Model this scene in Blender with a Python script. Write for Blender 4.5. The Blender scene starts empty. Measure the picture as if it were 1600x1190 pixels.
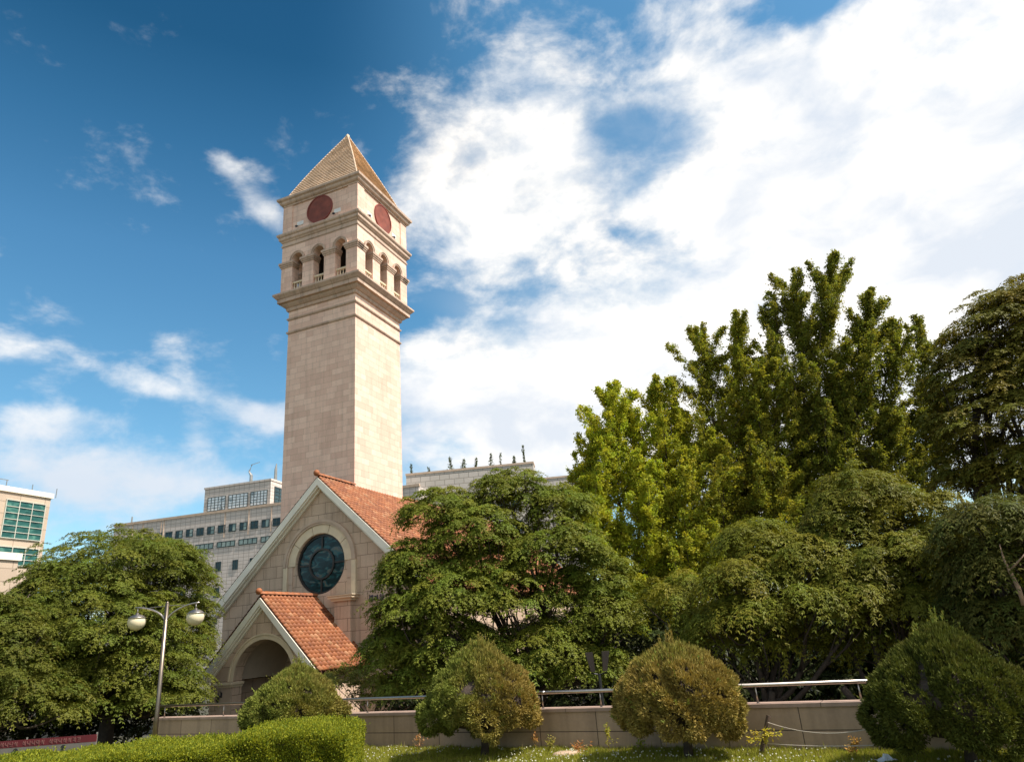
import bpy, math, random
import numpy as np
from mathutils import Vector, Matrix
from mathutils.geometry import tessellate_polygon
PI = math.pi
random.seed(7)
rng = np.random.default_rng(7)
scene = bpy.context.scene
COL = scene.collection

# ------------------------------------------------------------------ camera
FPX, PCX, PCY = 1076.4857, 801.5276, 604.2231
PITCH, ROLL = 0.3477, -0.0782
EYE = np.array([0.0, 0.0, 1.6])
_F = np.array([0, math.cos(PITCH), math.sin(PITCH)])
_U0 = np.array([0, -math.sin(PITCH), math.cos(PITCH)])
_R0 = np.array([1.0, 0, 0])
_R = math.cos(ROLL) * _R0 + math.sin(ROLL) * _U0
_U = -math.sin(ROLL) * _R0 + math.cos(ROLL) * _U0
cd = bpy.data.cameras.new('camera')
cam = bpy.data.objects.new('camera', cd)
COL.objects.link(cam)
M = Matrix(((_R[0], _U[0], -_F[0], EYE[0]), (_R[1], _U[1], -_F[1], EYE[1]), (_R[2], _U[2], -_F[2], EYE[2]), (0, 0, 0, 1)))
cam.matrix_world = M
cd.sensor_width = 36
cd.lens = FPX / 1600 * 36
cd.shift_x = -(PCX - 800) / 1600
cd.shift_y = (PCY - 595) / 1600
cd.clip_start = 0.1
cd.clip_end = 8000
scene.camera = cam


def ray(x, y):
    d = _F * FPX + _R * (x - PCX) - _U * (y - PCY)
    return d / np.linalg.norm(d)


def atz(x, y, z):
    d = ray(x, y)
    return EYE + d * (z - EYE[2]) / d[2]


def at(x, y, dist):
    """point seen at pixel x,y whose horizontal distance is dist"""
    d = ray(x, y)
    return EYE + d * dist / math.hypot(d[0], d[1])


# ------------------------------------------------------------------ light
SUN_AZ = math.radians(112)      # clockwise from view direction (+Y)
SUN_EL = math.radians(54)
SUN_STR = 4.4
SKY_STR = 0.12
scene.view_settings.view_transform = 'Standard'
scene.view_settings.look = 'None'
scene.view_settings.exposure = 0.72
scene.view_settings.gamma = 1
scene.view_settings.use_curve_mapping = False
sd = np.array([math.sin(SUN_AZ) * math.cos(SUN_EL), math.cos(SUN_AZ) * math.cos(SUN_EL), math.sin(SUN_EL)])
sl = bpy.data.lights.new('sun', 'SUN')
sl.energy = SUN_STR
sl.angle = math.radians(0.53)
sl.color = (1.0, 0.94, 0.87)
so = bpy.data.objects.new('sun', sl)
COL.objects.link(so)
so.rotation_euler = Vector(sd).to_track_quat('Z', 'Y').to_euler()
so.location = (20, 0, 60)

world = bpy.data.worlds.new('World')
scene.world = world
world.use_nodes = True
wn = world.node_tree
wn.nodes.clear()


def N(nt, typ, **kw):
    n = nt.nodes.new(typ)
    for k, v in kw.items():
        if k.startswith('i_'):
            n.inputs[k[2:].replace('_', ' ')].default_value = v
        elif k.startswith('n') and k[1:].isdigit():
            n.inputs[int(k[1:])].default_value = v
        else:
            setattr(n, k, v)
    return n


def math_(nt, op, a, b=None, c=None, clamp=False):
    n = nt.nodes.new('ShaderNodeMath')
    n.operation = op
    n.use_clamp = clamp
    for i, v in enumerate((a, b, c)):
        if v is None:
            continue
        if isinstance(v, (int, float)):
            n.inputs[i].default_value = v
        else:
            nt.links.new(v, n.inputs[i])
    return n.outputs[0]


def ramp(nt, fac, stops, interp='LINEAR'):
    n = nt.nodes.new('ShaderNodeValToRGB')
    cr = n.color_ramp
    cr.interpolation = interp
    while len(cr.elements) < len(stops):
        cr.elements.new(0.5)
    for e, (p, c) in zip(cr.elements, stops):
        e.position = p
        e.color = (c[0], c[1], c[2], 1) if not isinstance(c, (int, float)) else (c, c, c, 1)
    nt.links.new(fac, n.inputs[0])
    return n.outputs[0]


def mixc(nt, fac, a, b, blend='MIX'):
    n = nt.nodes.new('ShaderNodeMix')
    n.data_type = 'RGBA'
    n.blend_type = blend
    for sock, v in ((n.inputs[0], fac), (n.inputs[6], a), (n.inputs[7], b)):
        if isinstance(v, (int, float)):
            sock.default_value = v
        elif isinstance(v, tuple):
            sock.default_value = (v[0], v[1], v[2], 1)
        else:
            nt.links.new(v, sock)
    return n.outputs[2]


# sky: physical sky with clouds laid out by azimuth and elevation
tc = N(wn, 'ShaderNodeTexCoord')
sep = N(wn, 'ShaderNodeSeparateXYZ')
wn.links.new(tc.outputs['Generated'], sep.inputs[0])
az = math_(wn, 'ARCTAN2', sep.outputs[0], sep.outputs[1])
el = math_(wn, 'ARCSINE', sep.outputs[2])
azel = N(wn, 'ShaderNodeCombineXYZ')
wn.links.new(az, azel.inputs[0])
wn.links.new(el, azel.inputs[1])


def azel_of(x, y):
    d = ray(x, y)
    return math.atan2(d[0], d[1]), math.asin(d[2])


# warp
wnoise = N(wn, 'ShaderNodeTexNoise', noise_dimensions='3D')
wnoise.inputs['Scale'].default_value = 3.0
wnoise.inputs['Detail'].default_value = 3.0
wn.links.new(tc.outputs['Generated'], wnoise.inputs['Vector'])
vs = N(wn, 'ShaderNodeVectorMath', operation='SUBTRACT')
vs.inputs[1].default_value = (0.5, 0.5, 0.5)
wn.links.new(wnoise.outputs['Color'], vs.inputs[0])
vm = N(wn, 'ShaderNodeVectorMath', operation='SCALE')
vm.inputs['Scale'].default_value = 0.10
wn.links.new(vs.outputs[0], vm.inputs[0])
va = N(wn, 'ShaderNodeVectorMath', operation='ADD')
wn.links.new(azel.outputs[0], va.inputs[0])
wn.links.new(vm.outputs[0], va.inputs[1])
AZW = va.outputs[0]

# (px, py, rx, ry, rot_deg, weight): soft cloud banks and gaps, sizes in photo pixels
BANKS = [
    (1270, 340, 520, 420, 0, .70), (1500, 380, 420, 420, 0, .50), (1000, 620, 480, 170, 0, .70),
    (750, 180, 180, 150, -20, .60), (870, 70, 240, 90, -30, .25), (900, 330, 330, 160, 10, .12),
    (385, 295, 85, 42, -32, .66), (430, 345, 60, 26, -25, .45), (340, 245, 40, 16, -30, .2),
    (200, 585, 80, 26, -20, .50), (310, 605, 110, 30, -14, .45), (420, 645, 90, 28, -8, .45), (90, 655, 130, 26, 3, .60), (325, 685, 45, 30, -60, .45),
    (150, 735, 210, 55, 0, .52), (330, 765, 160, 40, 0, .42), (20, 548, 70, 26, 0, .42), (40, 780, 200, 60, 0, .30),
    (740, 630, 280, 110, 0, .75), (760, 740, 300, 50, 0, .35), (1300, 650, 400, 200, 0, .5), (1250, 100, 300, 100, 0, .30),
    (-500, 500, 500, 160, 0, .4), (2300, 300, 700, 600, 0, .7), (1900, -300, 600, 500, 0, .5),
    (1040, 168, 90, 40, -35, -.12), (880, 200, 70, 110, 0, .25), (880, 240, 110, 110, 0, .40), (1290, -20, 130, 60, 0, -.8), (830, 450, 160, 40, -8, -.15), (960, 385, 90, 40, 0, -.25),
    (560, 20, 420, 170, -10, -.5), (1430, 60, 90, 50, 20, -.15), (670, 500, 70, 45, 0, -.22), (600, 560, 60, 40, 0, -.15), (690, 400, 60, 90, 0, -.12),
    (4180, 350, 1500, 700, 0, .75), (-2580, 350, 1500, 700, 0, .75), (790, 400, 190, 150, 0, .32), (690, 250, 110, 160, -10, .28), (700, 470, 110, 90, 0, .15), (690, 560, 90, 120, 0, .22),  # widest banks: unseen behind the camera, added to warm and lift ambient light
    (200, 150, 400, 300, 0, -.3), (230, 440, 300, 110, 0, -.25), (560, 700, 60, 60, 0, -.1), (1060, 520, 60, 25, 0, -.2), (700, 715, 120, 22, 0, -.22),
]
acc = None
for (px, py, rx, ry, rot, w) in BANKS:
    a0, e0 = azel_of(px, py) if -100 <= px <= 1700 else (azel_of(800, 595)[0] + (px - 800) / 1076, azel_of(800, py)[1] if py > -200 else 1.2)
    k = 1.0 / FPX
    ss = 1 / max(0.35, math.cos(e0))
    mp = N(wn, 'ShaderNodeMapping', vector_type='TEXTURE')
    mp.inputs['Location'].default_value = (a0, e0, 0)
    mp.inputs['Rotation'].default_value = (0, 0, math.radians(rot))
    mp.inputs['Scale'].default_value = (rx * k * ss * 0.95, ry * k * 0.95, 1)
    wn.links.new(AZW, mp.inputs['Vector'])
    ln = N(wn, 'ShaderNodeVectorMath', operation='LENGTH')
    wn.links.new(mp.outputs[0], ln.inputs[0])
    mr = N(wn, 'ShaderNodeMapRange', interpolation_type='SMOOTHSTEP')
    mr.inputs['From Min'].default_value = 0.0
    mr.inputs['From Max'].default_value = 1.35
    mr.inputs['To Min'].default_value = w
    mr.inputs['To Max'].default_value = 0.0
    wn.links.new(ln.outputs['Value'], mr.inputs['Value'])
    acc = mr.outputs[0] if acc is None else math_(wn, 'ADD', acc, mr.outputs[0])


def cloud_noise(scale, detail, rough, loc, dist=0.0):
    m = N(wn, 'ShaderNodeMapping')
    m.inputs['Scale'].default_value = (1, 1, 1.7)
    m.inputs['Location'].default_value = loc
    wn.links.new(tc.outputs['Generated'], m.inputs['Vector'])
    n = N(wn, 'ShaderNodeTexNoise', noise_dimensions='3D')
    n.inputs['Scale'].default_value = scale
    n.inputs['Detail'].default_value = detail
    n.inputs['Roughness'].default_value = rough
    n.inputs['Distortion'].default_value = dist
    wn.links.new(m.outputs[0], n.inputs['Vector'])
    return n.outputs[0]


n1 = cloud_noise(5.5, 9, 0.60, (3.1, 0.4, 1.7), 0.25)
n2 = cloud_noise(2.1, 4, 0.5, (1.1, 5.4, 0.7))
dens = math_(wn, 'MULTIPLY_ADD', n1, 3.0, -1.66)
n5 = cloud_noise(15.0, 7, 0.58, (2.2, 9.4, 4.2), 0.2)
dens = math_(wn, 'ADD', dens, math_(wn, 'MULTIPLY_ADD', n5, 1.5, -.75))
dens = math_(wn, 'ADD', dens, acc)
cmask = N(wn, 'ShaderNodeMapRange', interpolation_type='SMOOTHSTEP')
cmask.inputs['From Min'].default_value = -0.22
cmask.inputs['From Max'].default_value = 0.95
wn.links.new(dens, cmask.inputs['Value'])
sky = N(wn, 'ShaderNodeTexSky', sky_type='NISHITA')
sky.sun_disc = False
sky.sun_elevation = SUN_EL
sky.sun_rotation = SUN_AZ
sky.altitude = 50
sky.air_density = 1.0
sky.dust_density = 0.6
sky.ozone_density = 1.6
hs = N(wn, 'ShaderNodeHueSaturation')
hs.inputs['Hue'].default_value = 0.485
hs.inputs['Saturation'].default_value = 1.27
hs.inputs['Value'].default_value = 0.86
wn.links.new(sky.outputs[0], hs.inputs['Color'])
skyL = mixc(wn, 1.0, hs.outputs[0], ramp(wn, el, [(0.0, (1.15, 1.12, 1.05)), (0.35, (1.15, 1.08, 1.03)), (0.52, (.98, .99, .99)), (0.66, (.58, .75, .79)), (0.78, (.30, .52, .58)), (1.0, (.22, .42, .50))]), 'MULTIPLY')
skyR = mixc(wn, 1.0, hs.outputs[0], (1.20, 1.15, 1.08), 'MULTIPLY')
azf = N(wn, 'ShaderNodeMapRange', interpolation_type='SMOOTHSTEP')
azf.inputs['From Min'].default_value = -0.35
azf.inputs['From Max'].default_value = 0.10
wn.links.new(az, azf.inputs['Value'])
skyc = mixc(wn, azf.outputs[0], skyL, skyR)
# cloud tone: thick parts white, thin and low parts greyer
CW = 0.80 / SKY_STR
n3c = cloud_noise(9.0, 6, 0.55, (7.1, 2.4, 0.2), 0.3)
tmix = math_(wn, 'MULTIPLY_ADD', n3c, 0.45, math_(wn, 'MULTIPLY', n2, 0.62))
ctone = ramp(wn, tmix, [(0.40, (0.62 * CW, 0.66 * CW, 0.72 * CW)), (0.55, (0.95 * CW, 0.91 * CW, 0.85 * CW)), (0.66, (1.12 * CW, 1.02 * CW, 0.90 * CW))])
lowf = N(wn, 'ShaderNodeMapRange')
lowf.inputs['From Min'].default_value = 0.22
lowf.inputs['From Max'].default_value = 0.42
wn.links.new(el, lowf.inputs['Value'])
leftf = N(wn, 'ShaderNodeMapRange')
leftf.inputs['From Min'].default_value = -0.55
leftf.inputs['From Max'].default_value = -0.15
wn.links.new(az, leftf.inputs['Value'])
lf = math_(wn, 'MAXIMUM', lowf.outputs[0], leftf.outputs[0])
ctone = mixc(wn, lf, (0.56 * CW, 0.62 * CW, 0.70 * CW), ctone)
veil = N(wn, 'ShaderNodeMapRange', interpolation_type='SMOOTHSTEP')
veil.inputs['From Min'].default_value = 0.15
veil.inputs['From Max'].default_value = 1.35
veil.inputs['To Max'].default_value = 0.68
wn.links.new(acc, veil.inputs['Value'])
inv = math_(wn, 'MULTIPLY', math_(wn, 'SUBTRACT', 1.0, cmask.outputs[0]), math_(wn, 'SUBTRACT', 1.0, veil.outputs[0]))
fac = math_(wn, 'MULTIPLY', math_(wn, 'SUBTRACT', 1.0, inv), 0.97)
# thin, feathered gap in the high cloud
ga, ge = azel_of(1000, 200)
gm_ = N(wn, 'ShaderNodeMapping', vector_type='TEXTURE')
gm_.inputs['Location'].default_value = (ga, ge, 0)
gm_.inputs['Rotation'].default_value = (0, 0, math.radians(-8))
gm_.inputs['Scale'].default_value = (.125 / math.cos(ge), .085, 1)
wn.links.new(AZW, gm_.inputs['Vector'])
gl_ = N(wn, 'ShaderNodeVectorMath', operation='LENGTH')
wn.links.new(gm_.outputs[0], gl_.inputs[0])
gd = math_(wn, 'MULTIPLY_ADD', n5, .9, math_(wn, 'SUBTRACT', gl_.outputs['Value'], .45))
gr = N(wn, 'ShaderNodeMapRange', interpolation_type='SMOOTHSTEP')
gr.inputs['From Min'].default_value = 0.15
gr.inputs['From Max'].default_value = 1.05
gr.inputs['To Min'].default_value = 0.12
gr.inputs['To Max'].default_value = 1.0
wn.links.new(gd, gr.inputs['Value'])
fac = math_(wn, 'MULTIPLY', fac, gr.outputs[0])
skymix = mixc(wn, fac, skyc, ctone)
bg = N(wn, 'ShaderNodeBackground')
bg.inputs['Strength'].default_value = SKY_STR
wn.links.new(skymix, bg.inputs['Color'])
wo = N(wn, 'ShaderNodeOutputWorld')
wn.links.new(bg.outputs[0], wo.inputs['Surface'])


# ------------------------------------------------------------------ helpers
def tag(o, label=None, cat=None, group=None, kind=None):
    if label: o['label'] = label
    if cat: o['category'] = cat
    if group: o['group'] = group
    if kind: o['kind'] = kind
    return o


def empty(name, loc=(0, 0, 0), rz=0, parent=None):
    o = bpy.data.objects.new(name, None)
    COL.objects.link(o)
    o.location = loc
    o.rotation_euler = (0, 0, rz)
    o.empty_display_size = 0.3
    if parent: o.parent = parent
    return o


class MB:
    def __init__(s):
        s.v = []
        s.f = []

    def add(s, vs, fs):
        b = len(s.v)
        s.v.extend([tuple(map(float, q)) for q in vs])
        s.f.extend([tuple(i + b for i in f) for f in fs])

    def box(s, x0, x1, y0, y1, z0, z1, bev=0.0):
        if x1 < x0: x0, x1 = x1, x0
        if y1 < y0: y0, y1 = y1, y0
        s.add([(x0, y0, z0), (x1, y0, z0), (x1, y1, z0), (x0, y1, z0), (x0, y0, z1), (x1, y0, z1), (x1, y1, z1), (x0, y1, z1)],
              [(0, 3, 2, 1), (4, 5, 6, 7), (0, 1, 5, 4), (1, 2, 6, 5), (2, 3, 7, 6), (3, 0, 4, 7)])

    def bar(s, a, b, w, h=None, up=(0, 0, 1)):
        h = h or w
        a, b = Vector(a), Vector(b)
        d = (b - a).normalized()
        r = d.cross(Vector(up))
        if r.length < 1e-4: r = d.cross(Vector((1, 0, 0)))
        r.normalize()
        u = r.cross(d)
        vs = []
        for p in (a, b):
            for i, j in ((-1, -1), (1, -1), (1, 1), (-1, 1)):
                vs.append(p + r * i * w / 2 + u * j * h / 2)
        s.add(vs, [(0, 1, 2, 3), (7, 6, 5, 4), (0, 4, 5, 1), (1, 5, 6, 2), (2, 6, 7, 3), (3, 7, 4, 0)])

    def tube(s, pts, rad, n=8, cap=True):
        pts = [Vector(p) for p in pts]
        if isinstance(rad, (int, float)): rad = [rad] * len(pts)
        ref = Vector((0.13, 0.07, 1)).normalized()
        vs = []
        for i, p in enumerate(pts):
            d = (pts[min(i + 1, len(pts) - 1)] - pts[max(i - 1, 0)])
            if d.length < 1e-6: d = Vector((0, 0, 1))
            d.normalize()
            r = d.cross(ref)
            if r.length < 0.15: r = d.cross(Vector((1, 0.1, 0)))
            r.normalize()
            u = r.cross(d)
            for k in range(n):
                a = 2 * PI * k / n
                vs.append(p + (r * math.cos(a) + u * math.sin(a)) * rad[i])
        fs = []
        for i in range(len(pts) - 1):
            for k in range(n):
                fs.append((i * n + k, i * n + (k + 1) % n, (i + 1) * n + (k + 1) % n, (i + 1) * n + k))
        if cap:
            fs.append(tuple(range(n))[::-1])
            fs.append(tuple((len(pts) - 1) * n + k for k in range(n)))
        s.add(vs, fs)

    def lathe(s, prof, c=(0, 0, 0), n=20):
        vs = []
        for r, z in prof:
            for k in range(n):
                a = 2 * PI * k / n
                vs.append((c[0] + r * math.cos(a), c[1] + r * math.sin(a), c[2] + z))
        fs = []
        for i in range(len(prof) - 1):
            for k in range(n):
                fs.append((i * n + k, i * n + (k + 1) % n, (i + 1) * n + (k + 1) % n, (i + 1) * n + k))
        fs.append(tuple(range(n))[::-1])
        fs.append(tuple((len(prof) - 1) * n + k for k in range(n)))
        s.add(vs, fs)

    def sqring(s, cx, cy, prof, close=False):
        """profile (half, z) swept round a square; capped at both ends"""
        vs = []
        for h, z in prof:
            vs += [(cx - h, cy - h, z), (cx + h, cy - h, z), (cx + h, cy + h, z), (cx - h, cy + h, z)]
        fs = []
        for i in range(len(prof) - 1):
            for k in range(4):
                fs.append((i * 4 + k, i * 4 + (k + 1) % 4, (i + 1) * 4 + (k + 1) % 4, (i + 1) * 4 + k))
        fs.append((3, 2, 1, 0))
        m = (len(prof) - 1) * 4
        fs.append((m, m + 1, m + 2, m + 3))
        s.add(vs, fs)

    def extrude(s, poly, axis_pt, y0, y1, tf=None):
        """poly: list of (a,b); maps to (a, y, b) between y0 and y1"""
        n = len(poly)
        vs = [(a, y0, b) for a, b in poly] + [(a, y1, b) for a, b in poly]
        if tf: vs = [tf(*v) for v in vs]
        fs = [tuple(range(n)), tuple(range(2 * n - 1, n - 1, -1))]
        for i in range(n):
            j = (i + 1) % n
            fs.append((i, i + n, j + n, j))
        s.add(vs, fs)

    def build(s, name, mat=None, parent=None, smooth=False, loc=None, autosmooth=False):
        me = bpy.data.meshes.new(name)
        me.from_pydata(s.v, [], s.f)
        me.update()
        o = bpy.data.objects.new(name, me)
        COL.objects.link(o)
        if mat: me.materials.append(mat)
        if parent: o.parent = parent
        if loc is not None: o.location = loc
        if smooth:
            me.polygons.foreach_set('use_smooth', [True] * len(me.polygons))
        return o


def fast_mesh(name, V, nper, mat, parent=None, colors=None, smooth=False):
    """V: (n*nper,3) verts, polygons of nper consecutive verts; colors (n,3) per polygon"""
    V = np.asarray(V, np.float32)
    nv = len(V)
    nf = nv // nper
    me = bpy.data.meshes.new(name)
    me.vertices.add(nv)
    me.vertices.foreach_set('co', V.ravel())
    me.loops.add(nv)
    me.loops.foreach_set('vertex_index', np.arange(nv, dtype=np.int32))
    me.polygons.add(nf)
    me.polygons.foreach_set('loop_start', np.arange(0, nv, nper, dtype=np.int32))
    if colors is not None:
        ca = me.color_attributes.new('Col', 'FLOAT_COLOR', 'POINT')
        c = np.ones((nv, 4), np.float32)
        c[:, :3] = np.repeat(np.asarray(colors, np.float32), nper, axis=0)
        ca.data.foreach_set('color', c.ravel())
    me.update(calc_edges=True)
    me.materials.append(mat)
    o = bpy.data.objects.new(name, me)
    COL.objects.link(o)
    if parent: o.parent = parent
    return o


def nrm(a):
    return a / (np.linalg.norm(a, axis=-1, keepdims=True) + 1e-9)


def leaves_verts(P, D, Nn, L, W, base=0.42):
    D = nrm(D)
    S = nrm(np.cross(D, Nn))
    L = L[:, None]
    W = W[:, None]
    v = np.stack([P, P + D * L * base + S * W / 2, P + D * L, P + D * L * base - S * W / 2], axis=1)
    return v.reshape(-1, 3)


# ------------------------------------------------------------------ materials
def mat_new(name):
    m = bpy.data.materials.new(name)
    m.use_nodes = True
    nt = m.node_tree
    b = nt.nodes['Principled BSDF']
    return m, nt, b


def mat_plain(name, col, rough=0.6, metal=0.0, noise=0.12, nscale=3.0, bump=0.0, bscale=40, spec=0.4):
    m, nt, b = mat_new(name)
    t = N(nt, 'ShaderNodeTexCoord')
    n = N(nt, 'ShaderNodeTexNoise')
    n.inputs['Scale'].default_value = nscale
    n.inputs['Detail'].default_value = 6
    nt.links.new(t.outputs['Object'], n.inputs['Vector'])
    lo = tuple(c * (1 - noise) for c in col)
    hi = tuple(min(1, c * (1 + noise)) for c in col)
    c = ramp(nt, n.outputs[0], [(0.3, lo), (0.7, hi)])
    nt.links.new(c, b.inputs['Base Color'])
    b.inputs['Roughness'].default_value = rough
    b.inputs['Metallic'].default_value = metal
    b.inputs['Specular IOR Level'].default_value = spec
    if bump:
        n2_ = N(nt, 'ShaderNodeTexNoise')
        n2_.inputs['Scale'].default_value = bscale
        n2_.inputs['Detail'].default_value = 4
        nt.links.new(t.outputs['Object'], n2_.inputs['Vector'])
        bp = N(nt, 'ShaderNodeBump')
        bp.inputs['Strength'].default_value = bump
        bp.inputs['Distance'].default_value = 0.02
        nt.links.new(n2_.outputs[0], bp.inputs['Height'])
        nt.links.new(bp.outputs[0], b.inputs['Normal'])
    return m


def wall_coords(nt, zscale=1.0, off=(0, 0)):
    """object-space (along wall, height) coordinates for axis-aligned walls"""
    t = N(nt, 'ShaderNodeTexCoord')
    s = N(nt, 'ShaderNodeSeparateXYZ')
    nt.links.new(t.outputs['Object'], s.inputs[0])
    sn = N(nt, 'ShaderNodeSeparateXYZ')
    nt.links.new(t.outputs['Normal'], sn.inputs[0])
    ax = math_(nt, 'ABSOLUTE', sn.outputs[0])
    g = math_(nt, 'GREATER_THAN', ax, 0.6)
    d = math_(nt, 'SUBTRACT', s.outputs[1], s.outputs[0])
    along = math_(nt, 'MULTIPLY_ADD', g, d, s.outputs[0])
    c = N(nt, 'ShaderNodeCombineXYZ')
    nt.links.new(math_(nt, 'ADD', along, off[0]), c.inputs[0])
    nt.links.new(math_(nt, 'ADD', s.outputs[2], off[1]), c.inputs[1])
    return t, c.outputs[0]


def mat_stone(name, c1, c2, mortar, bw, bh, msize=0.012, bias=0.0, rough=0.8, off=(0, 0), offset=0.5, var=0.18, bump=0.5, freq=2, squash=1.0, stain=0.0):
    m, nt, b = mat_new(name)
    t, v = wall_coords(nt, off=off)
    br = N(nt, 'ShaderNodeTexBrick')
    br.offset = offset
    br.offset_frequency = freq
    br.squash = squash
    br.squash_frequency = 3
    br.inputs['Scale'].default_value = 1
    br.inputs['Brick Width'].default_value = bw
    br.inputs['Row Height'].default_value = bh
    br.inputs['Mortar Size'].default_value = msize
    br.inputs['Mortar Smooth'].default_value = 0.1
    br.inputs['Bias'].default_value = bias
    br.inputs['Color1'].default_value = (*c1, 1)
    br.inputs['Color2'].default_value = (*c2, 1)
    br.inputs['Mortar'].default_value = (*mortar, 1)
    nt.links.new(v, br.inputs['Vector'])
    n = N(nt, 'ShaderNodeTexNoise')
    n.inputs['Scale'].default_value = 0.7
    n.inputs['Detail'].default_value = 8
    n.inputs['Roughness'].default_value = 0.65
    nt.links.new(t.outputs['Object'], n.inputs['Vector'])
    k = ramp(nt, n.outputs[0], [(0.3, 1 - var), (0.7, 1.0)])
    col = mixc(nt, 1.0, br.outputs['Color'], k, 'MULTIPLY')
    n3 = N(nt, 'ShaderNodeTexNoise')
    n3.inputs['Scale'].default_value = 14
    n3.inputs['Detail'].default_value = 5
    nt.links.new(t.outputs['Object'], n3.inputs['Vector'])
    col = mixc(nt, 1.0, col, ramp(nt, n3.outputs[0], [(0.3, 0.90), (0.7, 1.0)]), 'MULTIPLY')
    if stain > 0:
        ms = N(nt, 'ShaderNodeMapping')
        ms.inputs['Scale'].default_value = (2.2, 2.2, 0.16)
        nt.links.new(t.outputs['Object'], ms.inputs['Vector'])
        n4 = N(nt, 'ShaderNodeTexNoise')
        n4.inputs['Scale'].default_value = 1.6
        n4.inputs['Detail'].default_value = 7
        nt.links.new(ms.outputs[0], n4.inputs['Vector'])
        col = mixc(nt, 1.0, col, ramp(nt, n4.outputs[0], [(0.5, 1.0), (0.75, 1 - stain)]), 'MULTIPLY')
    nt.links.new(col, b.inputs['Base Color'])
    b.inputs['Roughness'].default_value = rough
    b.inputs['Specular IOR Level'].default_value = 0.3
    h = math_(nt, 'MULTIPLY_ADD', br.outputs['Fac'], -1.0, math_(nt, 'MULTIPLY', n3.outputs[0], 0.25))
    bp = N(nt, 'ShaderNodeBump')
    bp.inputs['Strength'].default_value = bump
    bp.inputs['Distance'].default_value = 0.015
    nt.links.new(h, bp.inputs['Height'])
    nt.links.new(bp.outputs[0], b.inputs['Normal'])
    return m


def mat_leaf(name, trans=0.35, rough=0.5, spec=0.35, mul=(1, 1, 1)):
    m = bpy.data.materials.new(name)
    m.use_nodes = True
    nt = m.node_tree
    nt.nodes.clear()
    at_ = N(nt, 'ShaderNodeVertexColor', layer_name='Col')
    p = N(nt, 'ShaderNodeBsdfPrincipled')
    p.inputs['Roughness'].default_value = rough
    p.inputs['Specular IOR Level'].default_value = spec * .3
    nt.links.new(at_.outputs[0], p.inputs['Base Color'])
    tr = N(nt, 'ShaderNodeBsdfTranslucent')
    c = mixc(nt, 1.0, at_.outputs[0], (1.25, 1.2, 0.55), 'MULTIPLY')
    nt.links.new(c, tr.inputs['Color'])
    mx = N(nt, 'ShaderNodeMixShader')
    mx.inputs[0].default_value = trans
    nt.links.new(p.outputs[0], mx.inputs[1])
    nt.links.new(tr.outputs[0], mx.inputs[2])
    o = N(nt, 'ShaderNodeOutputMaterial')
    nt.links.new(mx.outputs[0], o.inputs[0])
    return m


def mat_tiles(name, stops, rough=0.7, moss=False):
    m, nt, b = mat_new(name)
    g = N(nt, 'ShaderNodeNewGeometry')
    c = ramp(nt, g.outputs['Random Per Island'], stops)
    t = N(nt, 'ShaderNodeTexCoord')
    n = N(nt, 'ShaderNodeTexNoise')
    n.inputs['Scale'].default_value = 1.3
    n.inputs['Detail'].default_value = 6
    nt.links.new(t.outputs['Object'], n.inputs['Vector'])
    c = mixc(nt, 1.0, c, ramp(nt, n.outputs[0], [(0.3, 0.7), (0.65, 1.0)]), 'MULTIPLY')
    if moss:
        n5 = N(nt, 'ShaderNodeTexNoise')
        n5.inputs['Scale'].default_value = 2.6
        n5.inputs['Detail'].default_value = 8
        n5.inputs['Roughness'].default_value = .7
        nt.links.new(t.outputs['Object'], n5.inputs['Vector'])
        c = mixc(nt, ramp(nt, n5.outputs[0], [(0.58, 0.0), (0.70, .75)]), c, (.09, .065, .035))
    nt.links.new(c, b.inputs['Base Color'])
    b.inputs['Roughness'].default_value = rough
    return m


def mat_glass(name, tint, rough=0.06, metal=0.0, noise_cols=None, nscale=1.0, spec=0.8):
    m, nt, b = mat_new(name)
    if noise_cols:
        t = N(nt, 'ShaderNodeTexCoord')
        n = N(nt, 'ShaderNodeTexNoise')
        n.inputs['Scale'].default_value = nscale
        n.inputs['Detail'].default_value = 3
        n.inputs['Distortion'].default_value = 0.8
        mpp = N(nt, 'ShaderNodeMapping')
        mpp.inputs['Scale'].default_value = (1, 1, 2.2)
        nt.links.new(t.outputs['Object'], mpp.inputs['Vector'])
        nt.links.new(mpp.outputs[0], n.inputs['Vector'])
        nt.links.new(ramp(nt, n.outputs[0], noise_cols), b.inputs['Base Color'])
    else:
        b.inputs['Base Color'].default_value = (*tint, 1)
    b.inputs['Roughness'].default_value = rough
    b.inputs['Metallic'].default_value = metal
    b.inputs['Specular IOR Level'].default_value = spec
    return m


STONE_TOWER = mat_stone('tower_stone', (.93, .65, .50), (.78, .51, .385), (.50, .35, .25), 0.82, 0.385, 0.007, 0.0, off=(0.3, .1), squash=0.72, var=.08, stain=.14)
STONE_FACADE = mat_stone('facade_stone', (.67, .49, .355), (.58, .42, .30), (.24, .165, .11), 0.88, 0.60, 0.012, 0.0, off=(0.2, .12), var=.18, stain=.26)
STONE_TRIM = mat_stone('trim_stone', (.72, .53, .40), (.61, .43, .32), (.36, .25, .18), 1.25, 5.0, 0.010, 0.0, var=.22, stain=.30, bump=.25)
STONE_CREAM = mat_plain('cream_stone', (.66, .53, .36), 0.75, noise=.10, nscale=2, bump=.2)
STONE_PINK = mat_plain('pink_stone', (.50, .37, .27), 0.75, noise=.12, nscale=2, bump=.2)
WHITE_FASCIA = mat_plain('fascia_paint', (.80, .73, .60), 0.55, noise=.07, nscale=1.5)
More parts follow.
